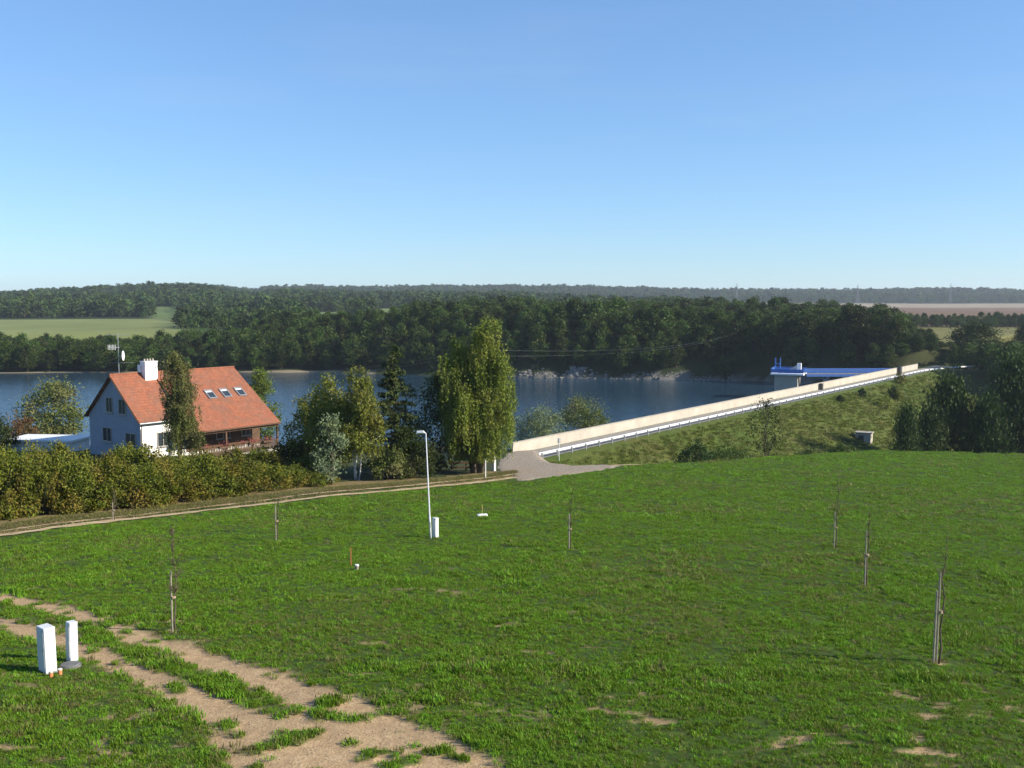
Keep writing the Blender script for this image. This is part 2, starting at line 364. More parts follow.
# ------------------------------------------------------------------ water
t = NT('lake_water'); v = t.coords()
mp = t.n('ShaderNodeMapping'); t.L.new(v, mp.inputs[0]); mp.inputs['Scale'].default_value = (.5, 1.1, 1)
w1 = t.noise(.9, 3, .6, mp.outputs[0]); w2 = t.noise(4.5, 2, .5, mp.outputs[0])
t.col((.016, .045, .075, 1)); t.rough(.07); t.b.inputs['IOR'].default_value = 1.33
t.bump(t.math('ADD', w1, t.math('MULTIPLY', w2, .25)), .28, .35); MAT['water'] = t.m
wp = [(-900, 112), (-4, 112)] + [tuple(DAM0 + DU * s - DN * 1.0) for s in (0, 60, 120, 176)] + [(135, 345), (-900, 345)]
me = bpy.data.meshes.new('lake_water'); me.from_pydata([(p[0], p[1], WATER + EYE) for p in wp], [], [tuple(range(len(wp)))]); me.materials.append(MAT['water'])
tag(link('lake_water', me), kind='structure')

# ------------------------------------------------------------------ dam
def damz(s, t):
    z = np.where(t > 5.6, CREST - (t - 5.6) / 2.15, np.where(t < -1.0, CREST - (-1.0 - t) / 2.4, CREST))
    return z + (fbm(s, t, 7, 61) - .5) * .7 * sstep(6, 11, t)
ss = np.arange(-14, 196, 1.3); ts = np.concatenate([np.arange(-26, -1, 2.5), [-1.0, 0, 2.5, 5.6], np.arange(6.6, 46, 1.2)])
S, T = np.meshgrid(ss, ts, indexing='ij'); Zd = damz(S, T) + EYE
Xd = DAM0[0] + S * DU[0] + T * DN[0]; Yd = DAM0[1] + S * DU[1] + T * DN[1]
n = len(ts); i = (np.arange(len(ss) - 1)[:, None] * n + np.arange(n - 1)[None, :]).ravel()
t = NT('dam_grass'); v = t.coords(); n1 = t.noise(.12, 5, .65, v); n2 = t.noise(1.6, 5, .65, v)
c = t.ramp(n1, [(.32, (.060, .092, .012)), (.52, (.080, .100, .018)), (.70, (.112, .096, .030))])
t.col(t.mix(t.ramp(n2, [(.35, .6), (.6, 0.0)]), c, (.055, .075, .02))); t.rough(.95); t.bump(n2, .7, .25); t.b.inputs['Specular IOR Level'].default_value = .12; MAT['dam_grass'] = t.m
dam = link('dam_embankment', np_mesh('dam_embankment', np.stack([Xd, Yd, Zd], -1).reshape(-1, 3), [np.stack([i, i + n, i + n + 1, i + 1], -1)], [MAT['dam_grass']], None, True))
tag(dam, 'long straight grassy earth dam embankment crossing from the gravel to the far wooded bank', 'dam')
MAT['crest_road'] = mat_plain('crest_road', (.20, .185, .165), (.30, .28, .25), 1.2, .9, .3, .01)
def DP(s, t, z=0.0): return (DAM0[0] + s * DU[0] + t * DN[0], DAM0[1] + s * DU[1] + t * DN[1], CREST + EYE + z)
b = MB(); q = [(s, w) for s in (-2, 40, 80, 120, 160, 182) for w in (.3, 4.3)]
b.add([DP(s, w, .012) for s, w in q], [(2 * k, 2 * k + 1, 2 * k + 3, 2 * k + 2) for k in range(5)])
tag(b.build('crest_road', MAT['crest_road']), kind='structure')
MAT['concrete'] = mat_plain('pale_concrete', (.35, .315, .26), (.45, .41, .345), .5, .85, .25, .01)
MAT['coping'] = mat_plain('coping_concrete', (.31, .28, .23), (.40, .36, .30), .6, .85, .25, .01)
DA = math.atan2(DU[1], DU[0])
wall = empty('parapet_wall', DP(0, 0)); wall.rotation_euler.z = DA
tag(wall, 'pale concrete parapet wall along the lake side of the dam crest', 'wall')
PL = 6.9
for k in range(24):
    b = MB(); b.box((k * PL + PL / 2, 0, .45), (PL - .004, .26, 1.5)); p = b.build('wall_panel', MAT['concrete'], wall)
    b = MB(); b.box((k * PL + PL / 2, 0, 1.245), (PL - .002, .34, .09)); b.build('coping', MAT['coping'], p)
# guard rail
MAT['galv'] = mat_plain('galvanised_steel', (.60, .62, .63), (.74, .75, .76), 5, .5, .05, .002, .15)
MAT['postdark'] = mat_plain('rail_post_steel', (.28, .29, .30), (.38, .39, .40), 5, .5, .05, .002, .5)
rail = empty('guard_rail', DP(0, 4.7)); rail.rotation_euler.z = DA
tag(rail, 'white-grey steel guard rail along the downstream edge of the dam crest', 'guard rail')
def rpath(s):                                        # offset towards downstream at the far end
    return -max(0, s - 148) ** 2 * .0085
RS = np.arange(-1.5, 187, 2.0); prof = [(-.03, .42), (.035, .47), (-.02, .53), (-.02, .57), (.035, .64), (-.03, .70)]
V = []; F = []
for s in RS:
    for o_, h in prof: V.append((s, rpath(s) - o_, h + .06))
m = len(prof)
for k in range(len(RS) - 1):
    for j in range(m - 1): F.append((k * m + j, k * m + j + 1, (k + 1) * m + j + 1, (k + 1) * m + j))
o = MB().add(V, F).build('rail_beam', MAT['galv'], rail); sm = o.modifiers.new('thickness', 'SOLIDIFY'); sm.thickness = .006
pm = MB().box((0, 0, .12), (.12, .08, 1.1)).mesh('post', MAT['postdark']); bm_ = MB().box((0, -.02, .62), (.2, .06, .2)).mesh('spacer', MAT['postdark'])
for k, s in enumerate(np.arange(-1, 186, 2.9)):
    p = link('post', pm, rail, (s, rpath(s) - .11, 0)); link('spacer', bm_, p, (0, .06, 0))

# ------------------------------------------------------------------ foliage generators
def unit(v): return v / (np.linalg.norm(v, axis=-1, keepdims=True) + 1e-9)
def leaf_quads(r, C, size, asp=.6, down=0.0):
    n = len(C); a = r.normal(size=(n, 3)); a[:, 2] -= down; a = unit(a); b = unit(np.cross(a, r.normal(size=(n, 3))))
    L = (size * (.6 + .8 * r.random(n)))[:, None] / 2; W = L * asp
    V = np.stack([C - a * L, C + b * W - a * L * .1, C + a * L, C - b * W - a * L * .1], 1).reshape(-1, 3)
    return V, np.arange(4 * n).reshape(-1, 4)
class Tree:
    def __init__(s, seed): s.r = np.random.default_rng(seed); s.w = MB(); s.C = []; s.LV = []; s.LF = []; s.n = 0
    def put(s, C, size, asp=.6, down=0.0):
        V, F = leaf_quads(s.r, np.asarray(C), size, asp, down); s.LV.append(V); s.LF.append(F + s.n); s.n += len(V)
    def limb(s, p0, p1, r0, r1=.015, sag=0.0, k=5, n=5, wob=.06):
        p0 = np.asarray(p0, float); p1 = np.asarray(p1, float); u = np.linspace(0, 1, k)[:, None]; L = np.linalg.norm(p1 - p0)
        P = p0 + (p1 - p0) * u; P[1:-1] += s.r.normal(size=(k - 2, 3)) * L * wob; P[:, 2] += (np.sin(u[:, 0] * math.pi) * sag)
        s.w.tube(P, np.linspace(r0, r1, k), n); return P
    def crown_mesh(s, name, mat): return np_mesh(name, np.concatenate(s.LV), [np.concatenate(s.LF)], [mat])
    def wood_mesh(s, name, mat): return s.w.mesh(name, mat, True)
    def joined(s, name, wm, lm):
        V, f4, f3 = s.w.arrays(); LV = np.concatenate(s.LV); f4 = np.array(f4, int).reshape(-1, 4); f3 = np.array(f3, int).reshape(-1, 3); LF = np.concatenate(s.LF) + len(V)
        return np_mesh(name, np.concatenate([V, LV]), [f4, f3, LF], [wm, lm], np.concatenate([np.zeros(len(f4) + len(f3)), np.ones(len(LF))]))
def prof_round(t): return np.sqrt(np.clip(1 - (2 * t - 1) ** 2, 0, 1))
def prof_oval(t): return np.clip(np.sin(math.pi * np.clip(t, 0, 1) ** .75), 0, 1)
def prof_cone(t): return np.clip(1.08 - t, 0, 1) ** .75
def broadleaf(seed, H, W, cb=.2, clumps=60, per=60, leaf=.2, prof=prof_oval, tr=.16, sig=.09, limbs=12, lean=0.0, zs=1.0):
    T = Tree(seed); r = T.r; top = np.array([lean, r.normal() * .2, H * .86])
    trunk = T.limb((0, 0, -.3), top, tr, .03, 0, 7, 7, .015)
    for c in range(clumps):
        f = r.random() ** .85; ang = r.random() * 2 * math.pi; rad = W / 2 * prof(f) * (r.random() ** .38) * (.8 + .4 * r.random())
        z = H * (cb + (1 - cb) * f); cen = np.array([rad * math.cos(ang) + lean * z / H, rad * math.sin(ang), z])
        sg = W * sig * (.6 + .8 * r.random()); k = int(per * (.5 + r.random()))
        T.put(cen + r.normal(size=(k, 3)) * (sg, sg, sg * .75 * zs), leaf)
        if c < limbs:
            i = int(np.clip(f * 4.2 + r.random(), 0, 5)); T.limb(trunk[i], cen, tr * .42 * (1 - i / 8), .012, .15, 5, 5)
    return T
def weeping(seed, H, leaders, strands=260, leaf=.16, droop=(.08, .28), tr=.2, spread=1.0, base=.08):
    """leaders: (x, y, top height, crown width); long limbs carry curtains of hanging leafy twigs, with gaps between them"""
    T = Tree(seed); r = T.r
    for (lx, ly, h, w) in leaders:
        trunk = T.limb((lx * .12, ly * .12, -.3), (lx, ly, h * .97), tr * (h / H), .02, 0, 9, 7, .012)
        nl = int(5 + w * 2.7 + h * .6)
        for k in range(nl):
            f = (k + r.random()) / nl; z0 = h * (base + .10 + (.86 - base) * f); ang = k * 2.4 + r.normal() * .5
            rad = w / 2 * (np.clip(1.05 - f, 0, 1) ** .46) * r.uniform(.45, 1.25); rise = rad * r.uniform(.15, .7) + .25
            c0 = np.array([lx * z0 / h, ly * z0 / h, z0]); c1 = c0 + np.array([rad * math.cos(ang), rad * math.sin(ang), rise])
            P = T.limb(c0, c1, tr * .3 * (1 - f * .7), .012, .2, 5, 5)
            m = max(5, int(strands / 300 * (7 + 10 * rad)))
            for j in range(m):
                u0 = r.random() ** .6; st_ = c0 + (c1 - c0) * u0 + r.normal(size=3) * (.26, .26, .16)
                L = min(H * (droop[0] + (droop[1] - droop[0]) * r.random() ** 1.4), st_[2] - H * base * .6); mm = max(4, int(L / (leaf * .30)))
                u = np.linspace(0, 1, mm); ox, oy = math.cos(ang) * .22 * spread, math.sin(ang) * .22 * spread
                C = np.stack([st_[0] + ox * np.sin(u * 1.5), st_[1] + oy * np.sin(u * 1.5), st_[2] - u * L], -1) + r.normal(size=(mm, 3)) * (.075, .075, .05)
                T.put(C, leaf, .55, 1.4); T.put(st_ + r.normal(size=(8, 3)) * (.22, .22, .14), leaf, .6, .6)
    return T
def conifer(seed, H, W, leaf=.26, tr=.14, dens=1.0, gap=.5):
    T = Tree(seed); r = T.r; T.limb((0, 0, -.3), (0, 0, H), tr, .015, 0, 8, 7, .004); z = H * .10
    while z < H * .985:
        f = 1 - z / H; Lm = W / 2 * (f ** .8) + .12; nb = 6 if f > .2 else 4
        for b_ in range(nb):
            ang = r.random() * 6.283; L = Lm * (.55 + .6 * r.random())
            if r.random() < .12: continue
            tip = np.array([L * math.cos(ang), L * math.sin(ang), z - L * (.28 - .35 * (1 - f)) + r.normal() * .1])
            T.limb((0, 0, z), tip, .03 * f + .012, .008, .08, 4, 4)
            m = int((16 + 42 * L) * dens); u = r.random(m) ** .75; P = np.array([0, 0, z]) + (tip - np.array([0, 0, z])) * u[:, None]
            T.put(P + r.normal(size=(m, 3)) * (.13, .13, .09) * (.5 + L * .3), leaf, .32, .3)
        z += gap * (.6 + .5 * f) * (.8 + .4 * r.random())
    return T
def shrub(seed, H, W, clumps=55, per=80, leaf=.15, flat=.85, sgk=.075):
    T = Tree(seed); r = T.r
    for c in range(clumps):
        ang = r.random() * 6.283; f = r.random(); el = math.asin(r.random() ** .8); rr = (.45 + .55 * r.random() ** .5)
        cen = np.array([W / 2 * rr * math.cos(el) * math.cos(ang), W / 2 * rr * math.cos(el) * math.sin(ang), H * (.06 + .86 * rr * math.sin(el))])
        if c < 16: T.limb((r.normal() * .15, r.normal() * .15, -.2), cen, .035, .01, .1, 4, 4)
        k = int(per * (.5 + r.random())); sg = W * sgk * (.6 + .8 * r.random())
        C = cen + r.normal(size=(k, 3)) * (sg, sg, sg * flat); C[:, 2] = np.abs(C[:, 2]); T.put(C, leaf)
        if r.random() < .35:                                  # shoots that stand out of the outline
            k = 14; u = np.linspace(0, 1, k)[:, None]; T.put(cen + np.array([r.normal() * .2, r.normal() * .2, .5 + .5 * r.random()]) * u * H * .22 + r.normal(size=(k, 3)) * .05, leaf)
    return T
MAT['bark'] = mat_plain('bark', (.07, .055, .04), (.14, .11, .08), 6, .9, .6, .02)
t = NT('birch_bark'); v = t.coords(); mp = t.n('ShaderNodeMapping'); t.L.new(v, mp.inputs[0]); mp.inputs['Scale'].default_value = (3, 3, 9)
t.col(t.ramp(t.noise(1.5, 4, .7, mp.outputs[0]), [(.38, (.06, .055, .05)), (.5, (.62, .60, .55)), (.8, (.72, .70, .66))])); t.rough(.8); MAT['birch_bark'] = t.m
LEAF = {
 'oak': mat_leaf('leaf_forest', (.028, .056, .009), (.054, .088, .014), (.076, .086, .016), .22, .3, .15, 1.1),
 'forest_far': mat_leaf('leaf_hill', (.032, .056, .012), (.056, .084, .018), (.078, .080, .024), .2, .02, .15, 1.1),
 'birch': mat_leaf('leaf_birch', (.118, .152, .022), (.185, .215, .036), (.21, .21, .042), .3, .5),
 'dark': mat_leaf('leaf_dark', (.024, .045, .010), (.042, .068, .015), (.05, .07, .02), .2, .4),
 'spruce': mat_leaf('needle', (.040, .064, .018), (.068, .092, .026), (.085, .095, .028), .15, .6),
 'hedge': mat_leaf('leaf_hedge', (.066, .098, .011), (.158, .172, .020), (.22, .165, .033), .25, .55),
 'bright': mat_leaf('leaf_bright', (.095, .16, .025), (.15, .23, .04), (.17, .2, .04), .35, .6),
 'silver': mat_leaf('leaf_willow', (.12, .155, .075), (.19, .215, .12), (.14, .16, .06), .25, .5),
 'olive': mat_leaf('leaf_olive', (.090, .122, .028), (.145, .172, .045), (.21, .20, .08), .25, .4),
 'rust': mat_leaf('leaf_rust', (.13, .085, .03), (.19, .12, .045), (.10, .10, .03), .25, .5),
}
def plant(name, T, lm, loc, label, cat='tree', group=None, wm='bark', rz=0, wood='trunk', leafn='crown'):
    o = empty(name, loc, rz); tag(o, label, cat, group)
    link(wood, T.wood_mesh(wood, MAT[wm]), o); link(leafn, T.crown_mesh(leafn, LEAF[lm]), o); return o
def replant(src, loc, rz=0, sc=(1, 1, 1), label=None):
    o = src.copy(); COL.objects.link(o); o.location = loc; o.rotation_euler = (0, 0, rz); o.scale = sc
    if label: o['label'] = label
    for c in src.children:
        k = c.copy(); COL.objects.link(k); k.parent = o
    return o
def gp(px, Y, dz=0.0):
    x = float((px - 512) / FPX * (Y + 1.2)); return (x, float(Y), float(gz(x, Y)) + dz)
def sc_h(px_top, px_x, Y):                      # height above ground that reaches image row px_top at depth Y
    return float(AT(px_x, px_top, Y)[2] - gz((px_x - 512) / FPX * Y, Y))

# ------------------------------------------------------------------ scattered masses: forest, hill woods, grass
def instancer(name, P, rot, scl, idx, protos):
    pc = bpy.data.collections.new(name + '_kinds')
    for i, m in enumerate(protos):
        po = bpy.data.objects.new('%s_kind_%d' % (name, i), m); pc.objects.link(po)
    me = bpy.data.meshes.new(name); P = np.asarray(P, np.float32); me.vertices.add(len(P)); me.vertices.foreach_set('co', P.ravel())
    for nm, ty, fld, val in (('rot', 'FLOAT_VECTOR', 'vector', rot), ('scl', 'FLOAT_VECTOR', 'vector', scl), ('idx', 'INT', 'value', idx)):
        a = me.attributes.new(nm, ty, 'POINT'); a.data.foreach_set(fld, np.asarray(val, np.int32 if ty == 'INT' else np.float32).ravel())
    ng = bpy.data.node_groups.new(name, 'GeometryNodeTree')
    ng.interface.new_socket('Geometry', in_out='INPUT', socket_type='NodeSocketGeometry'); ng.interface.new_socket('Geometry', in_out='OUTPUT', socket_type='NodeSocketGeometry')
    N, L = ng.nodes, ng.links; gi = N.new('NodeGroupInput'); go = N.new('NodeGroupOutput'); ip = N.new('GeometryNodeInstanceOnPoints')
    ci = N.new('GeometryNodeCollectionInfo'); ci.inputs[0].default_value = pc; ci.inputs[1].default_value = True; ci.inputs[2].default_value = True
    def na(nm, ty): a = N.new('GeometryNodeInputNamedAttribute'); a.data_type = ty; a.inputs[0].default_value = nm; return a.outputs[0]
    er = N.new('FunctionNodeEulerToRotation'); L.new(na('rot', 'FLOAT_VECTOR'), er.inputs[0])
    L.new(gi.outputs[0], ip.inputs['Points']); L.new(ci.outputs[0], ip.inputs['Instance']); ip.inputs['Pick Instance'].default_value = True
    L.new(na('idx', 'INT'), ip.inputs['Instance Index']); L.new(er.outputs[0], ip.inputs['Rotation']); L.new(na('scl', 'FLOAT_VECTOR'), ip.inputs['Scale']); L.new(ip.outputs[0], go.inputs[0])
    o = link(name, me); mo = o.modifiers.new('scatter', 'NODES'); mo.node_group = ng; return o
def jgrid(x0, x1, y0, y1, step, r):
    xs = np.arange(x0, x1, step); ys = np.arange(y0, y1, step); a, b_ = np.meshgrid(xs, ys)
    return (a + r.uniform(-.48, .48, a.shape) * step).ravel(), (b_ + r.uniform(-.48, .48, a.shape) * step).ravel()
def woods(name, x, y, r, protos, s0, s1, label, squash=1.0):
    n = len(x); s = r.uniform(s0, s1, n) * (.62 + .76 * fbm(x, y, 26, 3, 2)) * (1 - .28 * sstep(350, 375, y) * sstep(-.05, -.1, x / y) * (y < 640)); z = gz(x, y) - .1
    o = instancer(name, np.stack([x, y, z], -1), np.stack([0 * x, 0 * x, r.uniform(0, 6.28, n)], -1), np.stack([s * r.uniform(.85, 1.2, n), s * r.uniform(.85, 1.2, n), s * squash], -1), r.integers(0, len(protos), n), protos)
    return tag(o, label, 'forest', kind='stuff')
FT = [broadleaf(100 + i, 10, 6.2 + (i % 3) * .6, .12 + .05 * (i % 2), 50, 56, .5, [prof_oval, prof_round, prof_oval, prof_cone, prof_oval][i], .16, .08, 6).joined('forest_tree', MAT['bark'], LEAF['oak']) for i in range(5)]
FH = [broadleaf(200 + i, 9, 8, .1, 26, 10, 1.5, [prof_oval, prof_round, prof_oval, prof_cone][i], .2, .11, 2).joined('hill_tree', MAT['bark'], LEAF['forest_far']) for i in range(4)]
r = np.random.default_rng(5)
x, y = jgrid(-330, 240, 240, 640, 4.6, r); a = x / y; q = y - shore(x); s, tt = st(x, y)
lim = np.interp(a, [-.6, -.355, -.3, -.2, -.12, -.06, 0, .33, .385, .405], [388, 390, 394, 402, 425, 520, 560, 480, 430, 0])
okf = (q > 2.2) & (tt < -4) & (np.abs(a) < .6) & (y < lim + (fbm(x, y, 25, 9) - .5) * 24)
front = okf & (q < 8.5) & (a > -.56) & (a < .36)
woods('far_shore_forest', x[okf & ~front], y[okf & ~front], r, FT, .62, 1.02, 'dense dark green broadleaf forest covering the far bank of the lake', .95)
fx, fy = x[front], y[front]
for k, (xx, yy) in enumerate(zip(fx, fy)):
    if k >= 300: break
    o = link('shore_tree', FT[k % 5], None, (xx, yy, float(gz(xx, yy)) - .1), r.uniform(0, 6.28)); s_ = r.uniform(.5, .95); o.scale = (s_, s_, s_ * r.uniform(.8, 1.1))
    left = xx / yy < -.02
    tag(o, 'dark broadleaf tree at the waterline of the far shore, behind house and birch' if left else 'shaded broadleaf tree above the pale rocks of the far shore', 'tree', 'trees along the far waterline, ' + ('wooded stretch' if left else 'rocky stretch'))
# valley wood below the right bank, hedgerow by the maize field
x, y = jgrid(88, 240, 120, 330, 4.2, r); s, tt = st(x, y); a = x / y
ok = ((tt > 13) | ((s > 172) & (np.abs(tt) > 6)) | (s > 194)) & (s > 158 + (fbm(x, y, 12, 2) - .5) * 8) & ((tt > 0) | (y - shore(x) > 2)) & ((tt > 0) | (a > .335)) & (y < 302) & (gz(x, y) - EYE > -34) & (a < .75)
ok &= ~((a < .455) & (y < 225))
hmax = (-.0425 * y - (gz(x, y) - EYE)) / 10.5; ok &= hmax > .14; vx, vy, hm = x[ok], y[ok], np.minimum(hmax[ok], .9); n = len(vx); sv_ = hm * r.uniform(.8, 1.0, n)
o = instancer('valley_woodland', np.stack([vx, vy, gz(vx, vy) - .1], -1), np.stack([0 * vx, 0 * vx, r.uniform(0, 6.28, n)], -1), np.stack([np.maximum(sv_, .5), np.maximum(sv_, .5), sv_], -1), r.integers(0, 5, n), FT)
tag(o, 'dark woodland on the bank beyond the far end of the dam', 'forest', kind='stuff')
x, y = jgrid(140, 320, 472, 492, 3.6, r); ok = (x / y > .33) & (x / y < .6)
woods('field_hedgerow', x[ok], y[ok], r, FT, .38, .62, 'line of dark trees between the yellow field and the brown ploughed land')
x, y = jgrid(-1100, 320, 440, 1620, 9, r); a = x / y; ok = (a > -.62) & (a < .2) & (y < np.interp(a, [-.3, 0, .1, .2], [1620, 1500, 1100, 900]))
for a0, a1, y0, y1, c in GF: ok &= ~((a > a0) & (a < a1) & (y > y0 - 30) & (y < y1))
ok &= (y > 690) | ((a > -.335) & (a < -.2)) | ((a >= -.2) & (y > 640))
woods('hill_forest', x[ok], y[ok], r, FH, .75, 1.25, 'mixed woods over the rolling hills behind the lake')
x, y = jgrid(-700, 1700, 1930, 2660, 17, r); a = x / y; ok = (a > -.3) & (a < .62)
woods('horizon_forest', x[ok], y[ok], r, FH, 1.1, 1.7, 'bluish forest ridge along the horizon')

# grass
def blades(seed, n, h, rad, w=.008, lean=.4):
    r_ = np.random.default_rng(seed); V = []; F = []
    for k in range(n):
        a_ = r_.random() * 6.283; d_ = rad * math.sqrt(r_.random()); bx, by = d_ * math.cos(a_), d_ * math.sin(a_); hh = h * (.45 + .75 * r_.random())
        la = r_.random() * 6.283; ln = lean * hh * r_.random(); ww = w * (.7 + .6 * r_.random()); ca, sa = math.cos(la + 1.57) * ww, math.sin(la + 1.57) * ww
        ex, ey = math.cos(la) * ln, math.sin(la) * ln; i0 = len(V)
        V += [(bx - ca, by - sa, -.02), (bx + ca, by + sa, -.02), (bx + ex * .4 + ca * .8, by + ey * .4 + sa * .8, hh * .6), (bx + ex * .4 - ca * .8, by + ey * .4 - sa * .8, hh * .6), (bx + ex, by + ey, hh)]
        F += [(i0, i0 + 1, i0 + 2, i0 + 3), (i0 + 3, i0 + 2, i0 + 4)]
    return V, F
LEAF['grass'] = mat_leaf('grass_blade', (.070, .158, .008), (.158, .285, .015), (.20, .265, .020), .35, .22, .2, .7)
LEAF['grass_dry'] = mat_leaf('grass_blade_dry', (.13, .15, .03), (.20, .19, .06), (.22, .18, .07), .35, .3, .2)
LEAF['straw'] = mat_leaf('grass_blade_straw', (.16, .135, .05), (.26, .20, .095), (.15, .15, .04), .3, .4, .2)
LEAF['grass_rough'] = mat_leaf('grass_blade_rough', (.072, .112, .012), (.118, .150, .022), (.15, .14, .035), .35, .15, .1)
GT = [MB().add(*blades(i, nb, h, rd, w, ln)).mesh('tuft', LEAF[m]) for i, (nb, h, rd, w, ln, m) in enumerate([(44, .065, .13, .006, 1.1, 'grass'), (34, .09, .10, .007, .9, 'grass'), (50, .045, .17, .006, 1.2, 'grass'), (34, .05, .15, .011, 1.6, 'grass'), (28, .07, .13, .006, 1.1, 'grass_dry')])]
FUR = [G(*p) for p in [(380, 668), (520, 674), (700, 672), (860, 676), (1060, 682)]]
r = np.random.default_rng(8); GX = []; GY = []; GS = []
for y0, y1, den, sc in ((17.5, 26, 70, .95), (26, 36, 52, 1.05), (36, 55, 30, 1.4), (55, 80, 14, 2.0), (80, 116, 8.0, 2.4)):
    w = .56 * y1 + 2; n = int(2 * w * (y1 - y0) * den); gx = r.uniform(-w, w, n); gy = r.uniform(y0, y1, n); k = np.abs(gx) < .56 * gy + 2; gx, gy = gx[k], gy[k]
    so = soil(gx, gy) if y0 < 55 else 0 * gx
    pn = fbm(gx, gy, 1.1, 51, 3) + .09 * np.sin((gy + .35 * vnoise(gx, gy, 4, 88)) * 6.283 / .95) * sstep(45, 28, gy); k = (r.random(len(gx)) > so * 1.05) & (r.random(len(gx)) < .42 + .8 * sstep(.34, .58, pn))
    tl = seg_dist(gx, gy, [G(px, py - 4) for px, py in trk], [2.6] * len(trk)) if y1 > 50 else 1 + 0 * gx
    side = np.interp(gx, [G(*p)[0] for p in trk], [G(*p)[1] for p in trk]); k &= (gy < side - np.where(r.random(len(gx)) < .85, 1.15, .5)) | (gx > 0.5)
    k &= (gy < fedge(gx)) | (gx < 3); k &= ~((gx > -3) & (gx < 14) & (poly_dist(gx, gy, [G(*p) for p in [(497, 468), (520, 482), (575, 474), (648, 464), (610, 462), (572, 466), (548, 458), (548, 440), (500, 440)]]) < .3))
    k &= ~((gx < 3) & (gy > 82))
    hs = sc * (.7 + .6 * sstep(.35, .75, fbm(gx, gy, 1.4, 57, 3))) * r.uniform(.7, 1.25, len(gx)) * np.where(so > .02, 1.25, 1)
    fd = seg_dist(gx, gy, FUR, [0] * len(FUR)); hs = hs * (1 + .7 * np.exp(-(fd / .28) ** 2))
    GX.append(gx[k]); GY.append(gy[k]); GS.append(hs[k])
gx = np.concatenate(GX); gy = np.concatenate(GY); gs = np.concatenate(GS); n = len(gx)
hz = gs * np.where(gy > 36, np.interp(gy, [36, 60, 100], [.85, .6, .5]), 1)
pd = .05 + .3 * sstep(.5, .72, fbm(gx, gy, 6, 91, 3)) + .07 * (gy < 36); gi_ = np.where(r.random(n) < pd, 4, r.choice(4, n, p=[.33, .22, .25, .2]))
o = instancer('field_grass', np.stack([gx, gy, gz(gx, gy)], -1), np.stack([r.normal(0, .1, n), r.normal(0, .1, n), r.uniform(0, 6.28, n)], -1), np.stack([gs, gs, hz], -1), gi_, GT)
tag(o, 'short green grass covering the sloping field', 'grass', kind='stuff')
# rough grass on the dam face
GD = [MB().add(*blades(20 + i, 30, .38, .35, .022, .8)).mesh('rough_tuft', LEAF['grass_dry' if i == 1 else 'dam']) if 0 else MB().add(*blades(20 + i, 30, .22, .42, .02, 1.2)).mesh('rough_tuft', LEAF['grass_dry' if i == 2 else 'grass_rough']) for i in range(3)]
n = 30000; s = r.uniform(-10, 182, n); tt = r.uniform(6, 40, n); k = r.random(n) < .6 + .5 * sstep(.35, .65, fbm(s, tt, 5, 77)); s, tt = s[k], tt[k]
dx = DAM0[0] + s * DU[0] + tt * DN[0]; dy = DAM0[1] + s * DU[1] + tt * DN[1]; dzz = damz(s, tt) + EYE; k = dzz > gz(dx, dy); dx, dy, dzz = dx[k], dy[k], dzz[k]; n = len(dx)
sc = r.uniform(.6, 1.5, n); o = instancer('dam_rough_grass', np.stack([dx, dy, dzz], -1), np.stack([0 * dx, 0 * dx, r.uniform(0, 6.28, n)], -1), np.stack([sc, sc, sc * .9], -1), r.integers(0, 3, n), GD)
tag(o, 'rough dry tufts of grass on the dam face', 'grass', kind='stuff')
# verge grass along hedge and track
GD = GD + [MB().add(*blades(27, 26, .20, .4, .018, 1.3)).mesh('straw_tuft', LEAF['straw'])]
n = 11000; px = r.uniform(-60, 510, n); base = np.array([G(a_, b_) for a_, b_ in trk]); gx = r.uniform(base[0][0], base[-1][0], n); gy = np.interp(gx, base[:, 0], base[:, 1]) + r.uniform(.9, 6.0, n)
dv = gy - np.interp(gx, base[:, 0], base[:, 1]); k = (dv > np.interp(gy, [50, 80], [2.3, 3.4])) | (r.random(n) < .07); gx, gy = gx[k], gy[k]; n = len(gx); sc = r.uniform(.5, 1.2, n)
o = instancer('verge_grass', np.stack([gx, gy, gz(gx, gy)], -1), np.stack([0 * gx, 0 * gx, r.uniform(0, 6.28, n)], -1), np.stack([sc, sc, sc * .55], -1), r.choice([0, 1, 2, 3], n, p=[.1, .1, .15, .65]), GD)
tag(o, 'dry yellowish grass on the verge between track and hedge', 'grass', kind='stuff')
# clods and pebbles on the bare ground
def rock_mesh(seed, name, mat, sq=.7):
    r_ = np.random.default_rng(seed); b_ = MB(); V = []
    for la in (-.9, -.3, .35, .95):
        for k_ in range(6): an = k_ * 1.047 + la; V.append(np.array([math.cos(an) * math.cos(la), math.sin(an) * math.cos(la), math.sin(la) * sq]) * r_.uniform(.75, 1.2))
    F = [(i * 6 + k_, i * 6 + (k_ + 1) % 6, (i + 1) * 6 + (k_ + 1) % 6, (i + 1) * 6 + k_) for i in range(3) for k_ in range(6)] + [(18, 19, 20, 21), (18, 21, 22, 23), (3, 2, 1, 0), (5, 4, 3, 0)]
    return b_.add(V, F).mesh(name, mat)
MAT['clod'] = mat_plain('clod', (.24, .17, .10), (.42, .33, .22), 3, .95, .3, .01)
PB = [rock_mesh(i, 'pebble', MAT['clod']) for i in range(3)]
n = 26000; gx = r.uniform(-20, 20, n); gy = r.uniform(18, 34, n); k = soil(gx, gy) > .6; gx, gy = gx[k], gy[k]; n = len(gx); sc = .006 + .022 * r.random(n) ** 4 + .004 * r.random(n)
o = instancer('soil_clods', np.stack([gx, gy, gz(gx, gy) - .05], -1), np.stack([0 * gx, 0 * gx, r.uniform(0, 6.28, n)], -1), np.stack([sc, sc, sc], -1), r.integers(0, 3, n), PB)
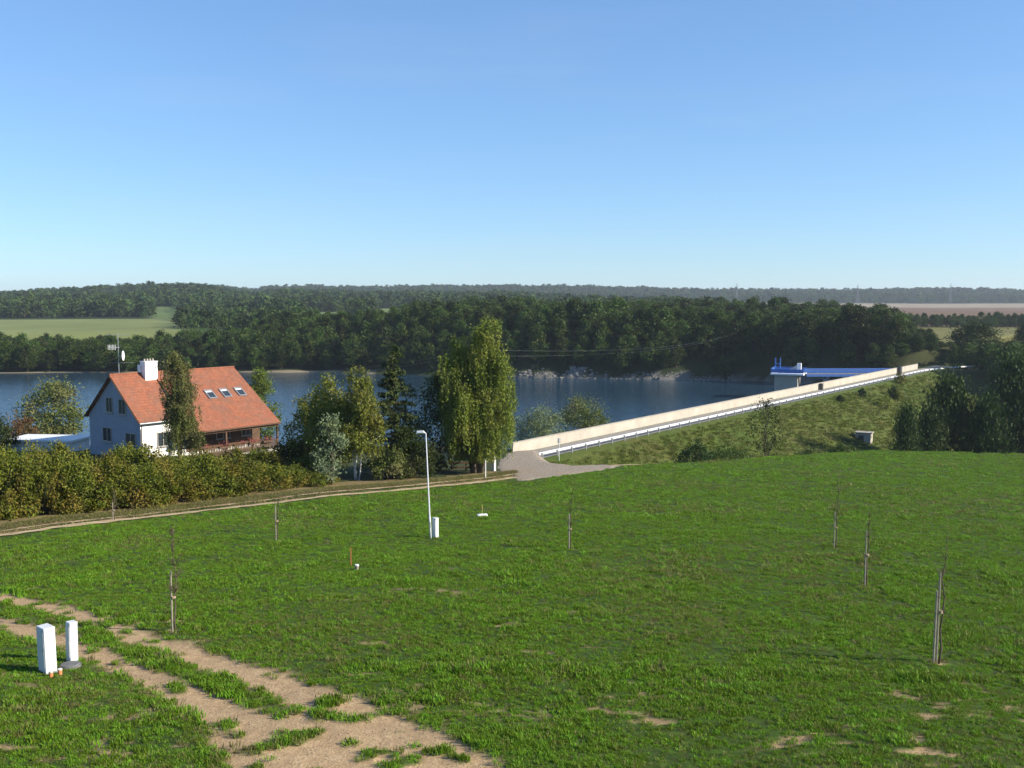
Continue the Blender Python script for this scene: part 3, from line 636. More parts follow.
tag(o, 'small clods and pebbles on the bare sandy track', 'pebbles', kind='stuff')
# pale rocks along the far waterline
MAT['rock'] = mat_plain('shore_rock', (.15, .145, .135), (.28, .265, .24), .4, .9, .6, .2)
RB = [rock_mesh(30 + i, 'rock', MAT['rock'], .8) for i in range(4)]
n = 900; gx = r.uniform(2, 84, n); gy = shore(gx) + r.normal(.7, .9, n) + 1.2 * np.exp(-((gx - 20) / 4) ** 2); sc = .16 + .45 * r.random(n) ** 3; big = fbm(gx, gx * 0, 11, 4); sc *= .35 + 1.1 * big ** 2 + 1.3 * np.exp(-((gx - 19) / 4) ** 2)
o = instancer('shore_rocks', np.stack([gx, gy, np.maximum(gz(gx, gy), WATER + EYE) - .1], -1), np.stack([r.normal(0, .3, n), r.normal(0, .3, n), r.uniform(0, 6.28, n)], -1), np.stack([sc * 1.6, sc * 1.2, sc * .8], -1), r.integers(0, 4, n), RB)
tag(o, 'pale grey rocks along the far waterline', 'rocks', kind='stuff')

# ------------------------------------------------------------------ house
HB = -17.2; PHI = R(52)
house = empty('house', (-41.6, 103.0, HB + EYE), -(R(90) - PHI))
tag(house, 'white two-storey house with red tiled gable roof, chimney and three roof windows', 'house')
MAT['plaster'] = mat_plain('white_plaster', (.70, .68, .64), (.80, .78, .74), 1.2, .9, .2, .01)
t = NT('roof_tiles'); v = t.coords()
br = t.n('ShaderNodeTexBrick', Scale=1.0); br.inputs['Mortar Size'].default_value = .012; br.inputs['Brick Width'].default_value = .24; br.inputs['Row Height'].default_value = .30; br.offset = 0
mp = t.n('ShaderNodeMapping'); mp.inputs['Rotation'].default_value = (0, 0, R(90)); t.L.new(v, mp.inputs[0]); t.L.new(mp.outputs[0], br.inputs['Vector'])
br.inputs['Color1'].default_value = (.24, .084, .045, 1); br.inputs['Color2'].default_value = (.305, .115, .064, 1); br.inputs['Mortar'].default_value = (.16, .05, .03, 1)
c = t.mix(t.ramp(t.noise(.7, 5, .7, v), [(.42, 0.0), (.7, .85)]), br.outputs[0], (.155, .088, .062))
c = t.mix(t.ramp(t.noise(5, 3, .7, v), [(.5, 0.0), (.8, .5)]), c, (.36, .185, .12)); t.col(c); t.rough(.85)
wv = t.n('ShaderNodeTexWave', Scale=2.1, wave_type='BANDS', bands_direction='Y', Distortion=0.0); t.L.new(v, wv.inputs[0]); t.bump(wv.outputs[1], .5, .03); t.b.inputs['Specular IOR Level'].default_value = .12; MAT['tiles'] = t.m
MAT['wood'] = mat_plain('brown_timber', (.075, .045, .028), (.13, .08, .05), 3, .8, .3, .01)
MAT['frame'] = mat_plain('window_frame', (.30, .27, .24), (.36, .33, .30), 3, .6, 0)
MAT['whitep'] = mat_plain('white_paint', (.74, .74, .73), (.80, .80, .79), 3, .55, .05, .003)
t = NT('window_glass'); t.col((.03, .04, .05, 1)); t.rough(.06); MAT['glass'] = t.m
MAT['steel'] = mat_plain('grey_steel', (.35, .36, .37), (.48, .49, .50), 6, .45, .05, .002, .6)
MAT['gable'] = mat_plain('gable_shade_tint', (.24, .275, .33), (.29, .325, .38), 1.2, .9, .2, .01)  # pale gable plaster with its shade painted in as a darker grey-blue
LR = 15.4; AP = 9.27; EX, EZ = 5.3, 4.67; k_ = (AP - EZ) / EX
# walls: gable prism
wx = 4.85; wz = AP - .28 - k_ * wx; y0, y1 = .35, LR - .35
b = MB(); V = []
for yy in (y0, y1): V += [(-wx, yy, -.8), (wx, yy, -.8), (wx, yy, wz), (0, yy, AP - .28), (-wx, yy, wz)]
b.add(V, [(0, 1, 2, 4), (2, 3, 4), (6, 5, 9, 7), (7, 9, 8), (1, 6, 7, 2), (5, 0, 4, 9), (2, 7, 8, 3), (3, 8, 9, 4)]); b.build('wall', MAT['plaster'], house)
# roof: two slabs, the right one running on over the terrace
def slab(pts, th):
    P = np.array(pts, float); n_ = unit(np.cross(P[1] - P[0], P[2] - P[0])); n_ = n_ if n_[2] > 0 else -n_
    Q = P - n_ * th; m_ = len(P); return MB().add(np.concatenate([P, Q]), [tuple(range(m_)), tuple(range(2 * m_ - 1, m_ - 1, -1))] + [(i, m_ + i, m_ + (i + 1) % m_, (i + 1) % m_) for i in range(m_)])
PX, PZ, PY = 8.2, 3.5, 4.9; k2 = (AP - PZ) / PX
roof = slab([(0, 0, AP), (0, PY, AP), (EX, PY, EZ), (EX, 0, EZ)], .16).build('roof', MAT['tiles'], house)
slab([(-.01, 0, AP), (-EX, 0, EZ), (-EX, LR, EZ), (-.01, LR, AP)], .16).build('roof', MAT['tiles'], house)
porch = slab([(0, PY + .002, AP), (0, LR, AP), (PX, LR, PZ), (PX, PY + .002, PZ)], .16).build('roof', MAT['tiles'], house)
MB().add([(EX * .2, PY + .02, AP - k_ * EX * .2 - .15), (wx, PY + .02, wz - .2), (wx, PY + .02, AP - k2 * wx - .2), (wx, LR - .35, wz - .2), (wx, LR - .35, AP - k2 * wx - .2)], [(0, 1, 2), (1, 3, 4, 2)]).build('upper_wall', MAT['plaster'], house)
MB().tube([(0, -.03, AP + .02), (0, LR + .03, AP + .02)], .11, 8).build('ridge_tiles', MAT['tiles'], roof)
for sg in (1, -1):                                       # verge boards and gutters
    b = MB(); n_ = 2
    for yy in (-.02, LR + .02): b.tube([(0, yy, AP - .12), (sg * EX, yy, EZ - .12)], .07, 4)
    b.build('verge_board', MAT['wood'], roof)
MB().tube([(EX + .06, 0, EZ - .1), (EX + .06, PY - .1, EZ - .1)], .07, 6).build('gutter', MAT['steel'], roof)
MB().tube([(PX + .06, PY, PZ - .1), (PX + .06, LR, PZ - .1)], .07, 6).build('gutter', MAT['wood'], porch)
MB().tube([(EX + .06, .25, EZ - .1), (wx + .12, .4, EZ - .7), (wx + .12, .4, 0)], .06, 6).build('downpipe', MAT['wood'], house)
def window(cx, cz, w, h, face='gable', yy=0):
    fr = MB()
    if face == 'gable':
        Y_ = y0
        for s_ in (-1, 1): fr.box((cx + s_ * (w / 2 - .04), Y_ - .03, cz), (.08, .1, h)); fr.box((cx, Y_ - .03, cz + s_ * (h / 2 - .04)), (w - .16, .1, .08))
        fr.box((cx, Y_ - .028, cz), (.07, .09, h - .16)); f = fr.build('window', MAT['frame'], house)
        MB().box((cx, Y_ - .02, cz), (w - .17, .02, h - .17)).build('pane', MAT['glass'], f); MB().box((cx, Y_ - .1, cz - h / 2 - .03), (w + .16, .24, .05)).build('sill', MAT['frame'], f)
    else:
        X_ = wx
        for s_ in (-1, 1): fr.box((X_ + .03, yy + s_ * (w / 2 - .04), cz), (.1, .08, h)); fr.box((X_ + .03, yy, cz + s_ * (h / 2 - .04)), (.1, w - .16, .08))
        fr.box((X_ + .028, yy, cz), (.09, .07, h - .16)); f = fr.build('window', MAT['frame'], house)
        MB().box((X_ + .012, yy, cz), (.02, w - .17, h - .17)).build('pane', MAT['glass'], f); MB().box((X_ + .1, yy, cz - h / 2 - .03), (.24, w + .16, .05)).build('sill', MAT['frame'], f)
for cx, cz, w, h in ((-.75, 6.1, 1.25, 1.6), (1.7, 6.05, 1.35, 1.6), (-1.35, 2.95, 1.7, 1.5), (3.1, 2.8, 1.9, 1.3)): window(cx, cz, w, h)
for yy, w in ((2.9, 1.4), (6.6, 1.6), (10.2, 1.8), (13.2, 1.2)): window(0, 2.7, w, 1.5, 'side', yy)
# roof windows
n_r = np.array([k2, 0, 1]) / math.hypot(k2, 1); d_r = np.array([1, 0, -k2]) / math.hypot(k2, 1)
for yy in (9.6, 11.55, 13.5):
    cen = np.array([3.6, yy, AP - k2 * 3.6])
    def rbox(u, v_, w, h, lo, hi):
        V = [];
        for e in (lo, hi):
            for a_, b_ in ((-h / 2, -w / 2), (h / 2, -w / 2), (h / 2, w / 2), (-h / 2, w / 2)): V.append(cen + d_r * (u + a_) + np.array([0, 1, 0]) * (v_ + b_) + n_r * e)
        return V, [(3, 2, 1, 0), (4, 5, 6, 7), (0, 1, 5, 4), (1, 2, 6, 5), (2, 3, 7, 6), (3, 0, 4, 7)]
    f = MB(); f.add(*rbox(-.66, 0, 1.0, .12, -.02, .12)); f.add(*rbox(.66, 0, 1.0, .12, -.02, .12)); f.add(*rbox(0, -.44, .12, 1.2, -.02, .12)); f.add(*rbox(0, .44, .12, 1.2, -.02, .12))
    f = f.build('roof_window', MAT['postdark'], house); MB().add(*rbox(.05, 0, .76, 1.1, .01, .07)).build('pane', MAT['glass'], f)
    MB().add(*rbox(-.42, 0, .74, .22, .072, .085)).build('blind', MAT['whitep'], f)
ch = MB().box((.4, 4.3, 9.35), (.95, 1.45, 2.2)).build('chimney', MAT['whitep'], house)
MB().box((.4, 4.3, 10.48), (1.05, 1.55, .08)).build('chimney_cap', MAT['whitep'], ch)
MB().box((-.0, 3.47, 9.75), (.5, .2, .8)).build('chimney_box', MAT['whitep'], ch)
for q_ in range(4): MB().tube([(.4, 3.8 + q_ * .33, 10.5), (.4, 3.8 + q_ * .33, 10.78)], [.11, .09], 8).build('chimney_pot', MAT['coping'], ch)
# terrace
MB().box((wx + .03, (PY + LR) / 2 + .2, 2.6), (.05, LR - PY - 1.0, 3.2)).build('porch_shade_panel', MAT['wood'], house)  # dark panel added to paint the shade under the terrace roof
MB().add([(-wx + .05, y0 - .008, -.8), (wx - .05, y0 - .008, -.8), (wx - .05, y0 - .008, wz - .04), (0, y0 - .008, AP - .34), (-wx + .05, y0 - .008, wz - .04)], [(0, 1, 2, 4), (2, 3, 4)]).build('gable_shade_face', MAT['gable'], house)  # sheet over the gable wall carrying the painted shade
MB().box((6.45, (PY + LR) / 2, .55), (3.2, LR - PY - .1, .2)).build('terrace_floor', MAT['coping'], house)
MB().box((6.45, (PY + LR) / 2, -.3), (3.0, LR - PY - .3, 1.5)).build('terrace_base', MAT['plaster'], house)
for yy in (PY + .25, 8.4, 11.8, LR - .25): MB().box((7.9, yy, 1.95), (.18, .18, 2.62)).build('terrace_post', MAT['wood'], house)
MB().box((7.9, (PY + LR) / 2, 3.2), (.16, LR - PY - .1, .18)).build('terrace_beam', MAT['wood'], house)
bal = MB().box((7.9, (PY + LR) / 2, 1.62), (.1, LR - PY - .5, .08)).build('balustrade', MAT['wood'], house)
bm2 = MB().box((0, 0, 0), (.04, .13, .88)).mesh('board', MAT['wood'])
for q_ in np.arange(PY + .45, LR - .4, .2): link('board', bm2, bal, (7.9, q_, 1.13))
LEAF['flower'] = mat_leaf('flower', (.35, .05, .06), (.5, .16, .14), (.2, .1, .06), .2, 1.0)
for q_ in range(5):
    yy = PY + 1.2 + q_ * 1.9; fb = MB().box((8.1, yy, 1.55), (.24, 1.3, .22)).build('flower_box', MAT['wood'], house)
    T = Tree(700 + q_); C = T.r.normal(size=(110, 3)) * (.13, .42, .16) + (8.12, yy, 1.8); T.put(C, .14); link('flowers', T.crown_mesh('flowers', LEAF['flower']), fb)
# aerial on the ridge
mast = empty('aerial_mast', tuple(np.array(house.matrix_basis @ Vector((0, 1.2, AP + .05)))) if False else (0, 0, 0))
c_, s_ = math.cos(house.rotation_euler.z), math.sin(house.rotation_euler.z)
def HW(p): return (house.location.x + p[0] * c_ - p[1] * s_, house.location.y + p[0] * s_ + p[1] * c_, house.location.z + p[2])
mast.location = HW((0, 1.1, AP + .1)); tag(mast, 'thin steel aerial mast with crossbars and a small white dish above the roof ridge', 'aerial')
MB().tube([(0, 0, -.05), (0, 0, 4.2)], .035, 6).build('pole', MAT['steel'], mast)
b = MB().tube([(-1.2, 0, 4.0), (1.2, .1, 4.0)], .025, 5)
for q_ in np.linspace(-1.1, 1.1, 8): b.tube([(q_, -.3, 4.0), (q_, .3, 4.0)], .012, 4)
b.build('upper_antenna', MAT['steel'], mast)
b = MB().tube([(-1.1, 0, 2.75), (.1, 0, 2.7)], .03, 5)
for q_ in np.linspace(-1.05, -.3, 6): b.tube([(q_, 0, 2.45), (q_, 0, 3.0)], .018, 4)
b.build('lower_antenna', MAT['whitep'], mast); MB().tube([(-1.0, 0, 1.1), (1.6, .3, 1.1)], .014, 4).build('stay_bar', MAT['steel'], mast)
V = [(.4, -.1, 1.8)]; F = []
for q_, rr in enumerate((.22, .42)):
    for k_2 in range(12): an = k_2 * math.pi / 6; V.append((.4 + .12 * (q_ + 1) * .6, -.1 + rr * math.cos(an) * .8, 1.85 + rr * math.sin(an) * 1.25))
F = [(0, 1 + k_2, 1 + (k_2 + 1) % 12) for k_2 in range(12)] + [(1 + k_2, 13 + k_2, 13 + (k_2 + 1) % 12, 1 + (k_2 + 1) % 12) for k_2 in range(12)]
dsh = MB().add(V, F).build('dish', MAT['whitep'], mast, True); dm = dsh.modifiers.new('th', 'SOLIDIFY'); dm.thickness = .03; MB().tube([(0, 0, 1.8), (.4, -.1, 1.8)], .03, 5).build('dish_arm', MAT['steel'], mast)
# low outbuilding left of the house
sh = empty('outbuilding', gp(50, 112, -1.25), R(-6)); tag(sh, 'low flat-roofed outbuilding with pale roof edge beside the house gable', 'outbuilding')
MB().box((0, 0, .95), (7.4, 4, 3.1)).build('wall', MAT['plaster'], sh); MB().box((0, 0, 2.62), (8.0, 4.6, .22)).build('roof', MAT['whitep'], sh)
f = MB().box((1.5, -2.03, 1.1), (1.6, .08, .9)).build('window', MAT['frame'], sh); MB().box((1.5, -2.075, 1.1), (1.4, .02, .7)).build('pane', MAT['glass'], f)

# ------------------------------------------------------------------ trees and bushes
bx, by, bz_ = gp(476, 84); Hb = sc_h(318, 487, 84)
plant('weeping_birch', weeping(1, Hb, [(.9, 0, Hb, 5.8), (-1.7, .3, Hb * .87, 5.2), (2.3, -.4, Hb * .78, 4.0), (-.6, -1.3, Hb * .68, 4.6), (-2.0, 1.5, Hb * .62, 4.6)], 290, .18, (.05, .27), .3, 1, .14), 'birch', (bx, by, bz_), 'tall weeping birch with two tops standing beside the gravel apron')
plant('weeping_birch', weeping(2, 11, [(0, 0, sc_h(349, 180, 97), 3.8), (.35, .2, sc_h(362, 184, 97), 3.4)], 330, .17, (.06, .2), .16, .7, .05), 'olive', gp(180, 97), 'narrow weeping tree standing in front of the house roof')
plant('birch_tree', weeping(3, 8.6, [(0, 0, sc_h(376, 332, 80), 4.2), (-1.5, .3, 6.2, 3.6), (1.0, -.5, 5.8, 3.2)], 260, .19, (.05, .15), .1, 1, .12), 'birch', gp(333, 80), 'pale leafy birch at the left end of the tree group beside the hedge', wm='birch_bark')
plant('birch_tree', weeping(4, 9, [(0, 0, sc_h(369, 356, 78), 3.6), (1.1, -.3, 6.8, 3.2), (-.7, .6, 6.0, 3.2)], 260, .19, (.05, .15), .085, 1, .24), 'birch', gp(357, 78), 'slim birch with white twin stems between the spruce and the pale birch', wm='birch_bark')
plant('spruce_tree', conifer(5, sc_h(344, 396, 83), 6.6, .3, .14, 1.2, .48), 'spruce', gp(396, 83), 'dark airy spruce rising behind the street lamp')
plant('birch_tree', weeping(31, 7, [(0, 0, sc_h(396, 311, 83), 4.0), (1.2, -.3, 5.0, 3.4)], 260, .19, (.05, .15), .09, 1, .1), 'birch', gp(311, 83), 'leafy young birch nearest the house in the tree group', wm='birch_bark')
plant('silver_tree', broadleaf(6, 5.0, 3.0, .12, 44, 60, .17, prof_oval, .08, .10), 'silver', gp(332, 74), 'small silvery-leaved tree in front of the pale birch')
plant('dark_tree', broadleaf(7, 8.2, 5.2, .04, 110, 80, .2, prof_oval, .12, .09), 'dark', gp(441, 87), 'dark bushy tree tucked against the shaded side of the tall birch')
plant('elder_bush', shrub(8, 4.4, 4.2, 80, 90, .17), 'oak', gp(412, 80), 'rounded green bush under the spruce', 'bush', wood='stems', leafn='foliage')
plant('elder_bush', shrub(9, 2.8, 3.4, 60, 80, .17), 'olive', gp(388, 78.5), 'olive-green bush at the foot of the white birch stems', 'bush', wood='stems', leafn='foliage')
plant('dark_bush', shrub(10, 3.0, 4.4, 60, 70, .17), 'dark', gp(292, 82), 'low dark bush between the house terrace and the birches', 'bush', wood='stems', leafn='foliage')
plant('round_tree', broadleaf(11, sc_h(386, 55, 122), 6.4, .02, 120, 90, .26, prof_round, .16, .10), 'olive', gp(55, 122), 'round grey-green tree by the lake left of the house')
plant('rust_bush', shrub(12, 4.6, 4.2, 50, 60, .22), 'rust', gp(20, 116), 'rust-tinged bush at the left edge beside the outbuilding', 'bush', wood='stems', leafn='foliage')
plant('dark_bush', shrub(13, 4.0, 5.0, 50, 60, .22), 'dark', gp(-6, 108), 'dark bush cut by the left edge above the hedge', 'bush', wood='stems', leafn='foliage')
plant('young_tree', broadleaf(14, sc_h(371, 262, 124), 4.4, .1, 80, 80, .26, prof_oval, .12, .10), 'bright', gp(261, 124), 'bright green tree by the water just behind the right roof verge')
def dloc(s, t): return (DAM0[0] + s * DU[0] + t * DN[0], DAM0[1] + s * DU[1] + t * DN[1], max(float(damz(np.array(s), np.array(t))) + EYE, float(gz(DAM0[0] + s * DU[0] + t * DN[0], DAM0[1] + s * DU[1] + t * DN[1]))))
def dpx(px, py):                                  # sight line meets the dam's downstream face
    d = ray(px, py); lo, hi = 100.0, 300.0
    for Y_ in np.arange(100, 300, .25):
        p = d * (Y_ / d[1]); s_2, t_2 = st(p[0], p[1])
        if t_2 < 45 and t_2 > 4 and p[2] < float(damz(np.array(s_2), np.array(t_2))): return (float(p[0]), float(p[1]), float(damz(np.array(s_2), np.array(t_2))) + EYE)
    return (float(p[0]), float(p[1]), float(p[2]) + EYE)
plant('willow_bush', shrub(15, 6.2, 7.4, 95, 100, .2), 'silver', dloc(14, -6), 'wide silvery willow bush behind the near end of the parapet wall', 'bush', wood='stems', leafn='foliage')
plant('willow_bush', shrub(16, 6.6, 6.8, 95, 100, .2), 'olive', dloc(24.4, -6), 'grey-green willow bush behind the parapet, farther along the wall', 'bush', wood='stems', leafn='foliage')
plant('young_tree', broadleaf(17, sc_h(399, 766, 106), 4.4, .2, 46, 34, .2, prof_oval, .09, .10, 16), 'oak', gp(766, 106), 'thin young tree with an open crown at the field edge below the dam')
plant('dark_bush', shrub(18, sc_h(439, 694, 98), 3.6, 50, 60, .18), 'dark', gp(694, 98), 'dark bush at the foot of the dam face', 'bush', wood='stems', leafn='foliage')
plant('low_bush', shrub(19, sc_h(445, 728, 101), 5.0, 46, 60, .18), 'oak', gp(728, 101), 'low green thicket next to the dark bush at the dam foot', 'bush', wood='stems', leafn='foliage')
plant('low_bush', shrub(20, sc_h(444, 846, 112.5), 4.2, 40, 50, .18), 'oak', gp(846, 112.5), 'low weedy bush at the field edge in front of the concrete outlet', 'bush', wood='stems', leafn='foliage')
plant('low_bush', shrub(21, sc_h(449, 812, 109), 4.0, 40, 50, .18), 'olive', gp(812, 109), 'pale weedy bush at the field edge right of the young tree', 'bush', wood='stems', leafn='foliage')
for k, (px, py, h, lab) in enumerate([(885, 409, 3.4, 'largest lone shrub on the dam face'), (897, 400, 2.2, 'small upright shrub on the dam face near the crest'), (892, 397, 2.4, 'small dark shrub beside another, high on the dam face'), (862, 397, 1.6, 'tiny dark shrub high on the dam face'), (840, 402, 1.3, 'low dark tussock shrub on the middle of the dam face'), (900, 384, 2.6, 'shrub just under the guard rail near the dark cabinet')]):
    plant('dam_shrub', shrub(40 + k, h, h * .95, 26, 36, .22), 'dark' if k in (2, 3, 4) else 'hedge', dpx(px, py), lab, 'shrub', 'shrubs on the dam face', wood='stems', leafn='foliage')
DT = broadleaf(24, 11, 9.5, .02, 190, 90, .34, prof_oval, .2, .095)
dk = plant('dark_tree', DT, 'dark', gp(948, 140), 'big dark tree beyond the field edge at the right of the dam'); dk.scale = (1, 1, sc_h(386, 948, 140) / 11)
for px, Y_, top, lab, w in ((906, 131, 412, 'smaller dark tree at the left of the dark clump below the dam', .48), (1014, 148, 366, 'tall dark tree at the right edge of the picture below the dam end', 1.1), (1050, 138, 378, 'dark tree at the right edge, outermost of the clump', 1.1), (985, 137, 405, 'dark tree filling the middle of the clump below the dam', .8), (930, 136, 415, 'low dark tree in front of the big dark tree', .7)):
    replant(dk, gp(px, Y_), px * .7, (w, w, sc_h(top, px, Y_) / 11), lab)
FTT = broadleaf(25, 9, 7.5, .03, 120, 70, .4, prof_round, .2, .1)
f1 = plant('roadside_tree', FTT, 'dark', gp(972, 268), 'round dark tree above the far end of the dam crest'); f1.scale = (1.5, 1.5, .82)
for px, Y_, sc_, lab in ((1024, 280, .8, 'dark round tree at the right edge in front of the yellow field'), (905, 272, .8, 'dark tree directly behind the far end of the parapet'), (916, 259, .5, 'low dark bush-like tree above the end of the parapet'), (930, 262, .48, 'low dark tree beside the end of the guard rail'), (901, 262, .55, 'small dark tree behind the large dark cabinet'), (919, 286, .55, 'low dark tree just below the yellow field'), (927, 300, .5, 'small tree at the lower edge of the yellow field'), (908, 290, .7, 'dark tree at the right end of the far forest'), (875, 282, .95, 'dark tree behind the blue footbridge')):
    replant(f1, gp(px, Y_), px * .3, (sc_, sc_, sc_ * .95), lab)

# hedge: a thick row of individual bushes
HS = [shrub(60 + i, 3.9, 4.4, 64, 120, .17, .9, .058) for i in range(4)]
hp = [(-22, 57), (14, 56.6), (48, 57.6), (82, 58.8), (116, 60.4), (148, 62), (180, 64), (211, 66.3), (240, 68.6), (267, 71), (292, 73), (316, 75), (2, 62), (40, 63), (76, 64.5), (112, 66), (146, 68), (178, 70.5), (208, 73), (236, 75.5), (264, 78), (-40, 63), (310, 80), (60, 70), (130, 73), (200, 78), (-5, 71)]
H0 = []
for k, (px, Y_) in enumerate(hp):
    lab = 'dense yellow-green bush in the tall hedge between the track and the house' if k != 8 else None
    top = np.interp(px, [-40, 20, 60, 110, 150, 200, 250, 320], [442, 443, 447, 447, 446, 447, 449, 458]) + rng.uniform(-7, 8)
    front_ = k < 12; h = sc_h(top + (8 if front_ else 0), px, Y_); sx = (.86 if px < 250 else .75) * (.85 + .3 * rng.random())
    if k < 4:
        o = plant('hedge_bush', HS[k], 'hedge', gp(px, Y_), 'dense yellow-green bush in the tall hedge between the track and the house', 'bush', 'bushes of the hedge in front of the house', wood='stems', leafn='foliage'); H0.append(o)
    else: o = replant(H0[k % 4], gp(px, Y_))
    o.rotation_euler.z = rng.random() * 6.28; o.scale = (sx, sx, h / 3.9)
SK = shrub(70, 1.5, 2.6, 30, 60, .14)                     # skirt of low bushes at the hedge foot
s0 = None
for k, (px, Y_) in enumerate([(p, 54.8 + (p + 10) * .056) for p in range(-12, 330, 22)]):
    if s0 is None: s0 = o = plant('low_bush', SK, 'hedge', gp(px, Y_), 'low weedy bush at the foot of the tall hedge', 'bush', 'low bushes at the hedge foot', wood='stems', leafn='foliage')
    else: o = replant(s0, gp(px, Y_))
    o.rotation_euler.z = rng.random() * 6.28; v_ = .7 + .5 * rng.random(); o.scale = (v_, v_, v_)

# ------------------------------------------------------------------ field furniture
x_, y_ = G(430.7, 538.5); hL = 109 * y_ / FPX * 1.0
lamp = empty('street_lamp', (x_, y_, float(gz(x_, y_)))); lamp.rotation_euler = (0, R(-2.2), 0); tag(lamp, 'slim white street lamp post with small head standing in the field', 'street lamp')
MAT['lampwhite'] = mat_plain('lamp_white', (.50, .51, .52), (.58, .59, .60), 3, .45, .04, .002)
MB().tube([(0, 0, -.3), (0, 0, 1.1), (0, 0, 1.1), (0, 0, hL - .05)], [.05, .05, .038, .027], 10).build('post', MAT['lampwhite'], lamp, True)
MB().tube([(0, 0, hL - .08), (-.06, 0, hL), (-.16, 0, hL + .02)], .028, 8).build('arm', MAT['lampwhite'], lamp, True)
hd = bevel(MB().box((-.27, 0, hL + .02), (.44, .2, .13), 0, .8).build('head', MAT['lampwhite'], lamp), .03); MB().box((-.27, 0, hL - .055), (.32, .14, .03)).build('lens', MAT['glass'], hd)
MB().box((0, -.06, .7), (.07, .03, .3)).build('access_door', MAT['steel'], lamp)
def cabinet(px, py, w, d, h, rz, label, name='utility_cabinet', tilt=0):
    x_, y_ = G(px, py); o = empty(name, (x_, y_, float(gz(x_, y_)) - .03), rz); o.rotation_euler = (tilt, 0, rz); tag(o, label, 'cabinet', 'pale utility cabinets')
    bd = bevel(MB().box((0, 0, h / 2), (w, d, h)).build('body', MAT['cab'], o), .012); bevel(MB().box((0, 0, h + .022), (w + .016, d + .016, .05), 0, .95).build('lid', MAT['cab'], o), .012)
    dr = MB().box((0, -d / 2 - .007, h * .56), (w * .88, .016, h * .78)).build('door', MAT['cab'], o); MB().box((w * .34, -d / 2 - .02, h * .55), (.03, .02, .09)).build('lock', MAT['steel'], dr); MB().box((0, 0, .03), (w + .02, d + .02, .09)).build('plinth', MAT['steel'], o)
MAT['cab'] = mat_plain('cabinet_grp', (.54, .55, .55), (.62, .63, .63), 4, .6, .08, .003)
cabinet(48, 671, .46, .30, 1.24, R(-42), 'wide white utility cabinet at the lower left beside the ruts', tilt=R(.8))
cabinet(72.5, 661, .26, .22, 1.12, R(-42), 'narrow white utility cabinet standing behind the wide one', tilt=R(-.6))
cabinet(435.5, 537.5, .24, .22, .98, R(-38), 'white utility cabinet standing next to the street lamp')
x_, y_ = G(70, 665.5); MAT['slab'] = mat_plain('grey_slab', (.10, .10, .10), (.16, .16, .155), 5, .85, .3, .006)
mh = empty('manhole_cover', (x_, y_, float(gz(x_, y_)))); tag(mh, 'flat grey round concrete manhole between the two lower-left cabinets', 'manhole')
MB().tube([(0, 0, -.15), (0, 0, .04)], [.29, .29], 20).build('ring', MAT['slab'], mh); MB().tube([(0, 0, .04), (0, 0, .065)], [.25, .24], 20).build('lid', MAT['slab'], mh)
MAT['orange'] = mat_plain('orange_plastic', (.50, .16, .06), (.60, .22, .09), 6, .6, .05, .003)
MAT['bleached'] = mat_plain('bleached_wood', (.52, .49, .42), (.68, .65, .57), 6, .8, .3, .005)
MAT['stake'] = mat_plain('weathered_stake', (.18, .155, .12), (.34, .30, .24), 5, .85, .5, .008)
for px, py, lab in ((51, 676, 'short orange pipe stub at the foot of the wide cabinet'), (60, 673.5, 'short orange pipe stub between the wide cabinet and the manhole')):
    x_, y_ = G(px, py); o = empty('pipe_stub', (x_, y_, float(gz(x_, y_)))); tag(o, lab, 'pipe', 'orange pipe stubs')
    MB().tube([(0, 0, -.1), (0, 0, .13)], .055, 10).build('pipe', MAT['orange'], o); MB().tube([(0, 0, .13), (0, 0, .16)], .06, 10).build('cap', MAT['bleached'], o)
x_, y_ = G(351, 566); o = empty('marker_stake', (x_, y_, float(gz(x_, y_)))); tag(o, 'thin orange marker stake in the middle of the field', 'stake')
MB().box((0, 0, .3), (.045, .03, .85), 0, .85).build('stake', MAT['orange'], o); MB().box((0, 0, .745), (.05, .035, .04)).build('tip', MAT['orange'], o)
x_, y_ = G(357, 570); o = empty('pipe_marker', (x_, y_, float(gz(x_, y_)))); tag(o, 'small white pipe cap beside the orange marker stake', 'pipe')
MB().tube([(0, 0, -.1), (0, 0, .17)], .07, 10).build('pipe', MAT['stake'], o); MB().tube([(0, 0, .17), (0, 0, .22)], .085, 10).build('cap', MAT['whitep'], o)
x_, y_ = G(483, 518); o = empty('survey_marker', (x_, y_, float(gz(x_, y_)))); tag(o, 'white block with a thin yellow stake in the field beyond the lamp', 'marker')
bevel(MB().box((0, 0, .08), (.5, .3, .2), R(12)).build('block', MAT['whitep'], o), .03); MAT['yellow'] = mat_plain('yellow_lath', (.50, .40, .12), (.62, .50, .18), 6, .7, .1, .003)
MB().box((-.05, .2, .3), (.04, .03, .75)).build('stake', MAT['yellow'], o); MB().box((-.25, -.05, .06), (.1, .34, .2), R(12)).build('foot', MAT['whitep'], o)
